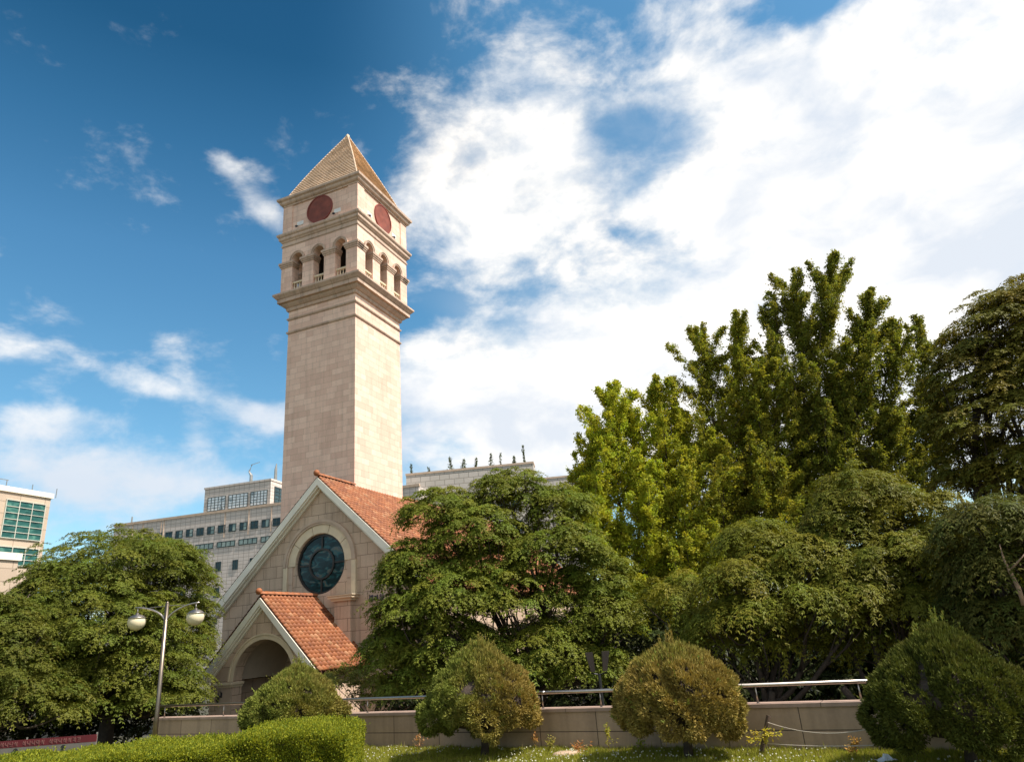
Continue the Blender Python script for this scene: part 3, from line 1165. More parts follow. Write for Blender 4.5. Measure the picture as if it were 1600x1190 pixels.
    arch_band(m, cA, Z(zs), RA + .19, RA + .26, -PD - .09, -PD - .048, None, 26)
    m.build('archivolt', STONE_CREAM, pw)
    m = MB()
    # barrel vault
    vr = 1.92
    ps = arc(cA, Z(zs + .05), vr, 0, PI, 24)
    vs = [(a, -PD + .5, b) for a, b in ps] + [(a, -.004, b) for a, b in ps]
    m.add(vs, [(i, i + 1, i + 26, i + 25) for i in range(24)])
    m.build('vault', PLASTER, pw, smooth=True)
    m = MB(); m.box(cA - 1.15, cA + 1.15, -.06, -.004, 0.1, Z(.55)); m.box(cA - .03, cA + .03, -.09, -.061, .1, Z(.5)); m.build('door', DOORW, C)
    for sx, ub in ((-1, PU - W2 + .38), (1, PU + W2 - .38)):
        m = MB()
        inn = cA + sx * (RA - .10)
        m.box(inn, ub, -PD - .22, -PD + .60, Z(.53), Z(.64))
        m.box(cA + sx * (RA - .04), ub - sx * .06, -PD - .14, -PD + .57, Z(.43), Z(.529))
        m.build('impost', STONE_CREAM, pw)
    for sx, ub in ((-1, PU - W2 + .52), (1, PU + W2 - .52)):
        m = MB()
        m.box(cA + sx * (RA + .0), ub, -PD - .08, -PD - .003, 0, Z(.428))
        m.build('pilaster', STONE_PINK, pw)
    # wall lantern
    m = MB()
    lc = (-2.42, -PD - .28)
    m.lathe([(.015, -.34), (.05, -.26), (.085, -.06), (.10, -.05), (.095, -.02), (.03, .05), (.012, .09)], (lc[0], lc[1], Z(.12)), 8)
    m.tube([(lc[0], lc[1], Z(.20)), (lc[0], lc[1] + .06, Z(.28)), (lc[0], lc[1] + .16, Z(.27)), (lc[0], lc[1] + .198, Z(.16))], .014, 6)
    m.box(lc[0] - .05, lc[0] + .05, lc[1] + .185, lc[1] + .199, Z(.02), Z(.24))
    m.build('wall_lantern', BLACK, pw)
    m = MB(); m.lathe([(.16, 0), (.16, .05), (.10, .09)], (cA - .02, -PD + .9, Z(zs + .05 + vr) - .12), 12); m.build('ceiling_lamp', BLACK, pw)
    # porch roof
    m = MB()
    for sx in (-1, 1):
        vs = []
        for (uu, zz) in ((PU, PZ + .05), (PU + sx * (PH + .05), PZ + .05 - PS * (PH + .05))):
            for v in (-PD - .30, -.003):
                vs.append((uu, v, Z(zz)))
                vs.append((uu, v, Z(zz + .18)))
        m.add(vs, [(0, 2, 6, 4), (1, 5, 7, 3), (0, 4, 5, 1), (2, 3, 7, 6), (4, 6, 7, 5)])
    pr = m.build('porch_roof', DARK_UNDER, C)
    m = MB()
    Ls = (PH + .05) * math.sqrt(2) + .10
    for sx in (-1, 1):
        tiles('t', m, (PU, -PD - .34, Z(PZ + .05 + .20)), (0, 1, 0), Vector((sx, 0, -PS)).normalized(), 14, 20, (PD + .33) / 14, Ls / 20, TILE_RED, h=.10)
    m.build('roof_tile', TILE_RED, pr, smooth=True)
    m = MB()
    zr = Z(PZ + .30)
    ridge_tiles(m, (PU, -PD - .40, zr), (PU, -.01, zr), .14)
    m.lathe([(.05, -.14), (.12, -.08), (.155, 0), (.13, .1), (.06, .15)], (PU, -PD - .42, zr + .13), 12)
    m.build('ridge_cap', TILE_RED, pr, smooth=True)
    m = MB()
    rake(m, PU, PZ + .16, PH, PS, -PD - .36, .09, .23)
    rake(m, PU, PZ + .06, PH - .10, PS, -PD - .27, .267, .22)
    rake(m, PU, PZ - .16, PH - .22, PS, -PD - .13, .127, .12)
    m.build('rake_board', WHITE_FASCIA, pw)


build_church()


# ------------------------------------------------------------------ background buildings
class Face:
    """vertical facade through two pixels at one height; local x along it, y away, z up"""
    def __init__(s, p0, p1, dist):
        A = at(p0[0], p0[1], dist)
        B = atz(p1[0], p1[1], A[2])
        s.top = A[2]
        t = B - A
        t[2] = 0
        s.len = np.linalg.norm(t)
        s.t = t / s.len
        s.o = np.array([A[0], A[1], -2.2])
        s.ang = math.atan2(s.t[1], s.t[0])
        s.n = np.array([-s.t[1], s.t[0], 0])   # away

    def px(s, x, y, off=0.0):
        d = ray(x, y)
        o = s.o + s.n * off
        k = ((o - EYE) @ s.n) / (d @ s.n)
        P = EYE + d * k - o
        return (P @ s.t, P[2] - 2.2)


TILE_GREY = mat_stone('grey_panel', (.66, .575, .51), (.61, .53, .465), (.30, .245, .21), 1.05, .62, .035, var=.08, bump=.2, offset=0, stain=.10)
TILE_GREY2 = mat_stone('pale_panel', (.55, .49, .43), (.50, .45, .39), (.28, .24, .20), 1.7, .95, .05, var=.08, bump=.2, offset=.5)
STONE_ORANGE = mat_stone('orange_stone', (.57, .45, .335), (.50, .385, .285), (.33, .25, .18), 2.1, .95, .03, var=.10, bump=.2)
DK_FRAME = mat_plain('window_frame_dark', (.03, .045, .045), .4)
LT_FRAME = mat_plain('window_frame_light', (.50, .50, .42), .5)
GLASS_DK = mat_glass('glass_dark', (.03, .06, .075), .12, spec=.3, noise_cols=[(0.3, (.012, .03, .035)), (0.7, (.05, .09, .10))], nscale=.25)
GLASS_PALE = mat_glass('glass_pale', (.30, .38, .34), .3, noise_cols=[(0.35, (.16, .24, .22)), (0.6, (.36, .42, .36))], nscale=.3)
GLASS_TEAL = mat_glass('glass_teal', (.03, .11, .10), .22, spec=.2, noise_cols=[(0.3, (.012, .055, .05)), (0.55, (.03, .11, .095)), (.7, (.09, .22, .17))], nscale=.9)
GLASS_SKY_REFL = mat_glass('glass_sky_refl', (.75, .78, .78), .12, noise_cols=[(0.36, (.25, .28, .28)), (0.44, (.9, .9, .88)), (0.75, (.9, .9, .9))], nscale=.8, spec=1.0)  # bright sky reflection painted into the pane colour


def window(parent, x0, x1, z0, z1, y, nx, nz, fmat, gmat, fw=.1, name='window', alt=None):
    m = MB()
    m.box(x0, x1, y - .12, y - .004, z0, z0 + fw)
    m.box(x0, x1, y - .12, y - .004, z1 - fw, z1)
    for i in range(nx + 1):
        xx = x0 + (x1 - x0 - fw) * i / nx
        m.box(xx, xx + fw, y - .118, y - .005, z0 + fw, z1 - fw)
    for k in range(1, nz):
        zz = z0 + (z1 - z0 - fw) * k / nz
        m.box(x0 + fw, x1 - fw, y - .116, y - .006, zz, zz + fw * .8)
    w = m.build(name, fmat, parent)
    g = MB()
    g.add([(x0 + .02, y - .05, z0 + .02), (x1 - .02, y - .05, z0 + .02), (x1 - .02, y - .05, z1 - .02), (x0 + .02, y - .05, z1 - .02)], [(0, 1, 2, 3)])
    g.build('pane', gmat, w)
    if alt:
        g = MB()
        a, b = alt
        xa, xb = x0 + (x1 - x0) * a, x0 + (x1 - x0) * b
        g.add([(xa, y - .08, z0 + .1), (xb, y - .08, z0 + .1), (xb, y - .08, z1 - .1), (xa, y - .08, z1 - .1)], [(0, 1, 2, 3)])
        g.build('blind', GLASS_PALE, w)
    return w


def build_grey():
    f = Face((179, 823), (440, 788), 150)
    E_ = empty('office_block', f.o, f.ang)
    tag(E_, 'long grey tiled office block with rows of small windows, left of the bell tower', 'building')
    H = f.top + 2.2
    W = f.len + 26
    m = MB(); m.box(0, W, 0, 24, 0, H); m.build('wall', TILE_GREY, E_)
    m = MB(); m.box(-.15, W + .15, -.15, .4, H + .003, H + .45); m.box(-.15, .4, .4, 24, H + .003, H + .45); m.build('parapet', STONE_PINK, E_)
    P = lambda x, y: (f.px(x, y)[0], f.px(x, y)[1] + 2.2)
    # penthouse
    xa, za = P(317.7, 763.5)
    xb, _ = P(421, 750)
    zt = (P(317.7, 763.5)[1] + P(421, 750)[1]) / 2
    m = MB(); m.box(xa, xb, .5, 10, H + .46, zt); m.box(xa - .12, xb + .12, .38, 10.1, zt + .003, zt + .35); m.build('penthouse', TILE_GREY, E_)
    for (x0, x1, yt, yb) in ((322.5, 350, 777, 803), (355, 385, 772.5, 797), (389.5, 415.5, 767.5, 792)):
        a, t_ = P(x0, yt)
        b, _ = P(x1, yt)
        zb_ = P(x0, yb)[1]
        window(E_, a, b, max(zb_, H + .6), t_, .5, 5, 5, DK_FRAME, GLASS_SKY_REFL, .08, 'lattice_window')
    # penthouse side window
    m = MB()
    for k in range(6):
        yy = 1.6 + 7.4 * k / 5
        m.box(xb + .01, xb + .14, yy, yy + .2, H + 1.0, zt - .9)
    for k in range(5):
        zz = H + 1.0 + (zt - H - 2.1) * k / 4
        m.box(xb + .012, xb + .12, 1.6, 9.2, zz, zz + .2)
    sw = m.build('side_window', DK_FRAME, E_)
    m = MB(); m.add([(xb + .05, 1.6, H + 1), (xb + .05, 9.2, H + 1), (xb + .05, 9.2, zt - .9), (xb + .05, 1.6, zt - .9)], [(0, 1, 2, 3)]); m.build('pane', GLASS_DK, sw)
    # window rows
    x0, zt1 = P(259, 830.6)
    x1, _ = P(436, 809)
    z1a = (zt1 + P(436, 809)[1]) / 2
    hgt = P(265, 829)[1] - P(265, 841)[1]
    sp = (P(419, 812)[0] - P(259, 830)[0]) / 9.55
    n = int((W - 1 - x0) / sp)
    for i in range(-4, n):
        a = x0 + sp * i
        if a < 1: continue
        window(E_, a, a + sp * .68, z1a - hgt, z1a, 0, 2, 2 if i % 3 else 1, DK_FRAME, GLASS_DK, .12, alt=(.5, .95) if (i * 7) % 5 > 1 else None)
    xs, zs_ = P(306, 850.5)
    xe = P(334, 847)[0]
    pw = xe - xs
    st = P(339.5, 846)[0] - xs
    z2 = (P(306, 850.5)[1] + P(404, 839)[1]) / 2
    h2 = P(320, 849)[1] - P(320, 858)[1]
    for i in range(-3, 8):
        a = xs + st * i
        if a > W - 6 or a < 1: continue
        window(E_, a, a + pw, z2 - h2, z2, 0, 4, 1, DK_FRAME, GLASS_PALE, .12)
    for row in range(4):
        xs3, z3 = P(337.6, 877.7)
        st3 = P(364, 875)[0] - xs3
        w3 = P(346, 876)[0] - xs3
        h3 = P(340, 877)[1] - P(340, 892)[1]
        zz = z3 - row * (P(340, 877)[1] - P(340, 917)[1])
        if zz - h3 < 1: continue
        for i in range(-6, 12):
            a = xs3 + st3 * i
            if a > W - 4 or a < 1: continue
            window(E_, a, a + w3, zz - h3, zz, 0, 2, 1, DK_FRAME, GLASS_DK, .12)
    # pipes on the wall
    for xx in (210, 226, 254, 258, 352, 389, 424):
        m = MB()
        a = P(xx, 800)[0]
        m.box(a, a + .09, -.12, -.003, H - 4.5, H - .1)
        m.build('downpipe', STONE_PINK, E_)
    # roof masts
    ma = MB()
    a = P(376, 752)[0]
    ma.tube([(a, 3, zt + .3), (a, 3, zt + 2.2), (a - .5, 3, zt + 3.0), (a + .1, 3, zt + 4.3)], [.28, .28, .15, .1], 6)
    ma.bar((a - .2, 3, zt + 4.2), (a + 1.7, 3, zt + 4.5), .08)
    ma.build('antenna', STEEL_DK, E_)
    ma = MB(); a = P(415, 750)[0]; ma.tube([(a, 3, zt + .3), (a, 3, zt + 2.6), (a + .1, 3, zt + 3.7)], [.3, .25, .08], 6); ma.build('antenna', STEEL_DK, E_)
    ma = MB(); a = P(192, 821)[0]; ma.tube([(a, 2, H + .4), (a, 2, H + 2.0)], [.18, .12], 6); ma.build('antenna', STEEL_DK, E_)


def build_pale():
    f = Face((634.5, 743), (833, 723.6), 120)
    E_ = empty('hospital_block', f.o, f.ang)
    tag(E_, 'pale stone office block behind the middle tree with small trees on its roof', 'building')
    H = f.top + 2.2
    P = lambda x, y: (f.px(x, y)[0], f.px(x, y)[1] + 2.2)
    m = MB(); m.box(0, f.len, 0, 3.2, 0, H); m.build('wall', TILE_GREY2, E_)
    zl = P(846, 748)[1]
    x1 = P(900, 743)[0]
    m = MB(); m.box(f.len + .004, x1, .5, 9, 0, zl); m.build('wing_wall', TILE_GREY2, E_)
    m = MB(); m.box(-.1, f.len + .1, -.1, .3, H + .003, H + .35); m.box(f.len - .3, f.len + .1, .3, 3.3, H + .003, H + .35); m.box(f.len + .11, x1 + .1, .4, .8, zl + .003, zl + .3); m.build('parapet', STONE_PINK, E_)
    for k in range(8):
        for r_ in range(4):
            a = 2.0 + k * (f.len - 4) / 8
            zz = H - 5.5 - r_ * 4
            window(E_, a, a + 1.7, zz - 1.8, zz, 0, 2, 1, DK_FRAME, GLASS_DK, .1)
    return f, H


def build_orange():
    f = Face((0, 766), (79.7, 778.7), 68)
    E_ = empty('corner_building', f.o - f.t * 14, f.ang)
    tag(E_, 'orange stone building with tall green glass window grid at the left edge', 'building')
    H = f.top + 2.2
    W = f.len + 14
    P = lambda x, y: (f.px(x, y)[0] + 14, f.px(x, y)[1] + 2.2)
    m = MB(); m.box(0, W, 0, 9, 0, H); m.build('wall', STONE_ORANGE, E_)
    m = MB(); m.box(-.1, W + .12, -.15, .35, H + .003, H + .42); m.box(W - .3, W + .12, .35, 9, H + .003, H + .42); m.build('parapet', WHITE_FASCIA, E_)
    m = MB()
    for k in range(9):
        m.bar((2 + k * 2.2, 1.2, H + .42), (2 + k * 2.2, 1.2, H + 1.25), .05)
    m.bar((1, 1.2, H + 1.25), (W - 3, 1.2, H + 1.25), .05)
    m.build('roof_rail', STEEL_DK, E_)
    a, zt = P(9.8, 778)
    b, _ = P(70.8, 789.3)
    zt = (P(9.8, 778)[1] + P(70.8, 789.3)[1]) / 2
    zb = (P(62.8, 846.8)[1] + P(.8, 838.5)[1]) / 2
    window(E_, a, b, zb, zt, 0, 3, 6, LT_FRAME, GLASS_TEAL, .055, 'curtain_window')
    z2 = P(61, 857.7)[1]
    z3 = P(58, 886)[1]
    c0 = P(40, 854)[0] - 1.6
    window(E_, c0 - 6, b, z3, z2, 0, 8, 3, LT_FRAME, GLASS_TEAL, .055, 'curtain_window')
    c1 = P(38, 857)[0]
    ex = f.px(38, 857.4, -3.5)[0] + 14
    ez = f.px(38, 857.4, -3.5)[1] + 2.2
    m = MB(); m.box(0, ex - .3, -3.5, -.2, 0, ez - .9); m.build('annexe_wall', STONE_ORANGE, E_)
    m = MB(); m.box(-.1, ex - .15, -3.65, -.2, ez - .897, ez - .35); m.build('annexe_coping', WHITE_FASCIA, E_)


build_grey()
PF, PH_ = build_pale()
build_orange()


# ------------------------------------------------------------------ foliage
def mesh_from(lv, cols, name, mat, parent):
    return fast_mesh(name, np.concatenate(lv), 4, mat, parent, np.concatenate(cols))


def jitcol(base, n, amt=.25, tip=None, rg=rng):
    c = np.tile(np.array(base), (n, 1))
    b = 1 + (rg.random((n, 1)) - .5) * 2 * amt
    c = c * b
    c[:, 0] *= 1 + (rg.random(n) - .5) * .35
    return np.clip(c, 0.004, .9)


def pad_leaves(C, O, Rr, base, rg, L=.11, Wd=.045, k=9, mm=11, droop=.45, colvar=.22, nz=.35):
    """leaf sprays: C (n,3) centres, O (n,3) pad normals, Rr (n) radii"""
    n = len(C)
    O = nrm(O)
    a = rg.normal(size=(n, 3))
    X = nrm(np.cross(O, a))
    Y = np.cross(O, X)
    th = rg.random((n, k)) * .5 + np.arange(k)[None] * 2 * PI / k
    ln = Rr[:, None] * (.65 + .5 * rg.random((n, k)))
    E = X[:, None] * np.cos(th)[..., None] + Y[:, None] * np.sin(th)[..., None]       # n,k,3
    S = np.cross(O[:, None], E)
    t = (np.arange(mm) + .5)[None, None] / mm + (rg.random((n, k, mm)) - .5) * .08
    t = np.clip(t, .02, 1.05)
    down = np.array([0, 0, -1.0])
    pos = C[:, None, None] + E[:, :, None] * (t * ln[..., None])[..., None] + down * (droop * (t ** 2) * ln[..., None])[..., None]
    pos = pos + rg.normal(size=pos.shape) * .025
    P = np.repeat(pos[..., None, :], 2, axis=3)     # n,k,m,2,3
    sg = np.array([1, -1.0])[None, None, None, :, None]
    D = E[:, :, None, None] * .75 + sg * S[:, :, None, None] * .75 + down * (.25 + .55 * t[..., None, None]) + rg.normal(size=P.shape) * .22
    Nn = O[:, None, None, None] + E[:, :, None, None] * .35 + rg.normal(size=P.shape) * nz
    sh = P.shape[:-1]
    cb = np.tile(np.array(base), sh + (1,))
    cb = cb * (1 + (rg.random((n, 1, 1, 1, 1)) - .5) * colvar * 1.6)
    cb = cb * (1 + (rg.random(sh)[..., None] - .5) * colvar * 1.6)
    cb[..., 0] *= 1 + (rg.random((n, 1, 1, 1)) - .5) * .28 + .06 * t[..., None]
    P = P.reshape(-1, 3)
    m = len(P)
    Lr = L * (.7 + .6 * rg.random(m))
    Wr = Wd * (.7 + .6 * rg.random(m))
    return leaves_verts(P, D.reshape(-1, 3), Nn.reshape(-1, 3), Lr, Wr), np.clip(cb.reshape(-1, 3), .003, .9)


def blob_pads(c, r, n, rg, zmin=-.35, shell=.55):
    d = rg.normal(size=(n * 3, 3))
    d = nrm(d)
    d = d[d[:, 2] > zmin][:n]
    f = (shell + (1.02 - shell) * rg.random(len(d)) ** .55) * (1 + .20 * (rg.random(len(d)) > .85) * rg.random(len(d)))
    C = np.array(c) + d * np.array(r) * f[:, None]
    O = np.array([0, 0, 1.0]) + d * .52 + rg.normal(size=d.shape) * .12
    return C, O


def limb(mb, a, b, r0, r1, rg, sag=.12, n=6, sides=7, wob=.06):
    a, b = np.array(a, float), np.array(b, float)
    L = np.linalg.norm(b - a)
    pts, rs = [], []
    o1 = rg.normal(size=3) * wob * L
    for i in range(n + 1):
        t = i / n
        p = a + (b - a) * t + np.array([0, 0, 1]) * math.sin(t * PI) * sag * L * -1 + o1 * math.sin(t * PI) + rg.normal(size=3) * wob * .15 * L * (0 < i < n)
        pts.append(p)
        rs.append(r0 + (r1 - r0) * t)
    mb.tube(pts, rs, sides)
    return pts


def spreading_tree(name, label, base, blobs, col, trunk_r, fork_z, seed, nz=.35, L=.088, Wd=.038, pr=(.36, .66), dens=1.0, group=None, stems=1, k=9, mm=11, droop=.30, extra_branches=8, zmin=-.35, mat=None, bark=None, cat='tree'):
    """blobs: list of (centre(3), radii(3), npads)"""
    rg = np.random.default_rng(seed)
    base = np.array(base, float)
    T = empty(name, tuple(base))
    tag(T, label, cat, group)
    lv, cl = [], []
    tm = MB()
    fork = base + np.array([rg.normal() * .15, rg.normal() * .15, fork_z])
    limb(tm, (0, 0, -.1), fork - base, trunk_r * 1.15, trunk_r * .8, rg, 0, 6, 10, .03)
    for s_ in range(stems - 1):
        o = rg.normal(size=3) * .5
        o[2] = 0
        limb(tm, o * .3, fork - base + o * 1.3 + np.array([0, 0, .6]), trunk_r * .7, trunk_r * .45, rg, 0, 6, 8, .05)
    for (c, r, npd) in blobs:
        c = np.array(c, float)
        r = np.array(r, float)
        npd = int(npd * dens * 1.4)
        C, O = blob_pads(c, r, npd, rg, zmin)
        Rr = pr[0] + (pr[1] - pr[0]) * rg.random(len(C))
        v, q = pad_leaves(C - base, O, Rr, col, rg, L, Wd, k, mm, droop, nz=nz)
        lv.append(v)
        cl.append(q)
        low = c - np.array([0, 0, r[2] * .55])
        st = fork - base
        d1 = trunk_r * .45
        pts = limb(tm, st + rg.normal(size=3) * .05, low - base, d1, d1 * .55, rg, .10, 6, 7, .07)
        for q_ in range(min(extra_branches, len(C))):
            tgt = C[rg.integers(len(C))] - base
            k0 = rg.integers(2, 7)
            limb(tm, pts[k0], tgt, d1 * .35, .012, rg, .08, 5, 5, .07)
    tm.build('trunk', bark or BARK, T, smooth=True)
    mesh_from(lv, cl, 'crown', mat or LEAF, T)
    return T


def B(px, py, rx, ry, dist, npd, depth=None):
    """blob from pixels: centre, radii in px, distance"""
    c = at(px, py, dist)
    s = float((c - EYE) @ _F) / FPX
    r = rx * s * 1.08
    return (c, (r, (depth or r), ry * s * 1.08), npd)


GZ = -2.2
gb = lambda x, y, d: (lambda p: (p[0], p[1], GZ))(at(x, y, d))

ZELK = (.128, .150, .022)
# big round tree at the left
spreading_tree('shade_tree', 'big round dense green tree behind the twin globe street lamp', gb(165, 1100, 34),
               [B(190, 890, 110, 60, 34.2, 120), B(120, 930, 85, 55, 33.5, 110), B(262, 930, 70, 60, 36, 90), B(150, 980, 120, 70, 32.6, 130),
                B(255, 1010, 66, 65, 34.5, 80), B(60, 995, 75, 55, 32.5, 80), B(190, 1050, 110, 45, 33.1, 80), B(90, 1060, 80, 40, 32.6, 60), B(240, 870, 60, 30, 34.8, 40), B(180, 1095, 120, 34, 33.1, 70), B(250, 1085, 55, 36, 33.0, 45), B(300, 985, 34, 50, 36.5, 30)],
               ZELK, .30, 2.6, 11, dens=1.85, extra_branches=7)
spreading_tree('shade_tree', 'darker green tree cut by the left edge of the picture', gb(-40, 1100, 29.6),
               [B(-10, 980, 60, 50, 29.6, 80), B(20, 1010, 50, 50, 29.1, 60), B(-20, 1060, 80, 50, 29.1, 80), B(40, 1100, 90, 40, 29.6, 70), B(-100, 970, 90, 60, 29.6, 80)],
               (.11, .125, .020), .25, 2.4, 12)
# centre tree in front of the nave
spreading_tree('shade_tree', 'spreading layered green tree in front of the nave, right of the church facade', gb(815, 1080, 26),
               [B(690, 800, 62, 38, 26, 55), B(800, 775, 62, 40, 26.4, 55), B(875, 795, 50, 34, 26, 40), B(745, 835, 70, 45, 25.6, 60), B(650, 880, 50, 40, 25.5, 45),
                B(870, 860, 75, 50, 25.4, 70), B(930, 900, 55, 45, 26, 50), B(640, 960, 58, 38, 25.2, 50), B(710, 930, 70, 45, 24.8, 60), B(800, 930, 75, 50, 25, 60),
                B(610, 1020, 45, 40, 25.6, 35), B(700, 1010, 70, 45, 25, 55), B(940, 970, 60, 50, 25.5, 50), B(850, 1010, 85, 45, 25.5, 60), B(780, 1050, 90, 30, 25.2, 50), B(660, 1060, 60, 34, 25.4, 40), B(910, 1040, 70, 40, 25.6, 50), B(760, 890, 60, 50, 26.4, 50), B(620, 900, 30, 30, 25.6, 20)],
               (.150, .176, .024), .20, 2.0, 13, dens=1.8, droop=.42, pr=(.26, .62), stems=3, extra_branches=7)
# low branches by the porch
spreading_tree('young_maple', 'small thin leafy maple growing against the right eave of the porch', gb(590, 1090, 29.5),
               [B(545, 1062, 42, 24, 29.5, 26), B(590, 1080, 42, 26, 29.3, 26), B(625, 1050, 34, 30, 29.6, 22)],
               (.14, .15, .03), .07, 1.2, 14, L=.09, Wd=.04, pr=(.3, .55), k=7, mm=8, extra_branches=5)
# front right layered trees
spreading_tree('shade_tree', 'layered tree with drooping sprays behind the orange brown clipped bush', gb(1205, 1085, 20),
               [B(1190, 845, 60, 36, 20.5, 45), B(1250, 870, 60, 38, 20, 45), B(1165, 905, 62, 36, 19.6, 50), B(1160, 960, 66, 30, 19.4, 50), B(1255, 940, 75, 34, 19.5, 55),
                B(1110, 990, 60, 42, 20.5, 36), B(1330, 935, 60, 34, 19.4, 40), B(1235, 1000, 80, 34, 20.3, 40), B(1060, 940, 60, 50, 21.5, 40)],
               (.160, .165, .020), .17, 1.5, 15, stems=4, pr=(.30, .82), L=.102, Wd=.031, droop=.50, nz=.22, dens=.78, k=11, mm=12)
spreading_tree('shade_tree', 'taller layered tree with forked dark trunk left of the dark clipped bush', gb(1390, 1080, 19.5),
               [B(1340, 775, 60, 42, 21, 55), B(1410, 800, 70, 44, 21, 60), B(1310, 830, 56, 40, 20.6, 50), B(1400, 870, 75, 36, 20, 60), B(1470, 860, 60, 45, 20.4, 50),
                B(1340, 890, 60, 30, 19.7, 45), B(1420, 940, 80, 34, 20, 50), B(1480, 990, 60, 40, 20.5, 36), B(1370, 995, 60, 28, 20.6, 26)],
               (.150, .152, .020), .17, 1.6, 16, stems=3, pr=(.30, .82), L=.102, Wd=.031, droop=.50, nz=.22, dens=.78, k=11, mm=12)
t6 = spreading_tree('shade_tree', 'dark shaded tree at the right edge with a bare pale forked limb', gb(1640, 1080, 17.5),
               [B(1560, 810, 90, 36, 18.5, 60), B(1620, 860, 90, 50, 18, 60), B(1540, 880, 55, 40, 18.6, 40), B(1600, 960, 90, 40, 18.4, 50), B(1520, 950, 50, 40, 18.8, 36), B(1650, 1000, 90, 60, 19, 50)],
               (.105, .110, .024), .20, 1.8, 17, pr=(.30, .82), L=.102, Wd=.031, droop=.50, nz=.22, dens=.78, k=11, mm=12)
pl = MB()
o6 = np.array(t6.location)
Q = [at(1600, 945, 16.9), at(1592, 920, 16.9), at(1577, 890, 16.95), at(1568, 872, 17), at(1562, 850, 17.1)]
pl.tube([q - o6 for q in Q], [.045, .042, .032, .02, .012], 7)
pl.tube([at(1577, 892, 16.95) - o6, at(1590, 878, 16.9) - o6, at(1604, 862, 16.9) - o6], [.025, .018, .01], 6)
pl.build('bare_limb', BARK_PALE, t6, smooth=True)
# tall dark crown at the right edge, behind
spreading_tree('shade_tree', 'tall broad brown green tree rising behind at the right edge', gb(1600, 1050, 30),
               [B(1610, 480, 70, 45, 30, 60), B(1560, 520, 75, 55, 29.6, 80), B(1530, 590, 75, 55, 29.4, 80), B(1620, 600, 80, 70, 29, 90), B(1560, 660, 100, 60, 29, 100),
                B(1620, 740, 90, 60, 28.6, 80), B(1530, 735, 70, 50, 29.6, 60), B(1600, 545, 60, 40, 30, 40)],
               (.17, .155, .026), .35, 4.5, 18, L=.10, Wd=.045, dens=1.1, extra_branches=9)


# upright, plume-crowned trees (ginkgo like)
def plume_leaves(a, b, rmax, nsh, col, rg, L=.085, Wd=.07, per=26):
    a, b = np.array(a), np.array(b)
    ax = b - a
    H = np.linalg.norm(ax)
    ax = ax / H
    t = rg.random(nsh) ** .85
    rad = 1.75 * rmax * (np.clip(1 - t, 0, 1) ** .72) * np.minimum(1, (t + .3) * 2.0) * (.75 + .25 * np.sin(t * 17 + a[0])) + .10
    th = rg.random(nsh) * 2 * PI
    X = nrm(np.cross(ax, np.array([.3, 1, .1])))
    Y = np.cross(ax, X)
    rd = X[None] * np.cos(th)[:, None] + Y[None] * np.sin(th)[:, None]
    p0 = a + ax * (t * H)[:, None]
    dirn = nrm(rd * .8 + ax * (.50 + .5 * t)[:, None] + rg.normal(size=(nsh, 3)) * .18)
    ln = rad * (.6 + .6 * rg.random(nsh))
    s = rg.random((nsh, per)) ** .7
    P = p0[:, None] + dirn[:, None] * (s * ln[:, None])[..., None] + rg.normal(size=(nsh, per, 3)) * (.045 + .02 * rad[:, None, None])
    D = rg.normal(size=P.shape) + dirn[:, None] * .6 + rd[:, None] * .3
    Nn = rg.normal(size=P.shape) * .8 + np.array([0, 0, .8]) + rd[:, None] * .4
    m = nsh * per
    cb = np.tile(np.array(col), (nsh, per, 1)) * (1 + (rg.random((nsh, 1, 1)) - .5) * .45) * (1 + (rg.random((nsh, per, 1)) - .5) * .4)
    cb[..., 0] *= 1 + (rg.random((nsh, 1)) - .5) * .3
    v = leaves_verts(P.reshape(-1, 3), D.reshape(-1, 3), Nn.reshape(-1, 3), L * (.7 + .6 * rg.random(m)), Wd * (.7 + .6 * rg.random(m)), .7)
    return v, np.clip(cb.reshape(-1, 3), .003, .9), p0, dirn, ln


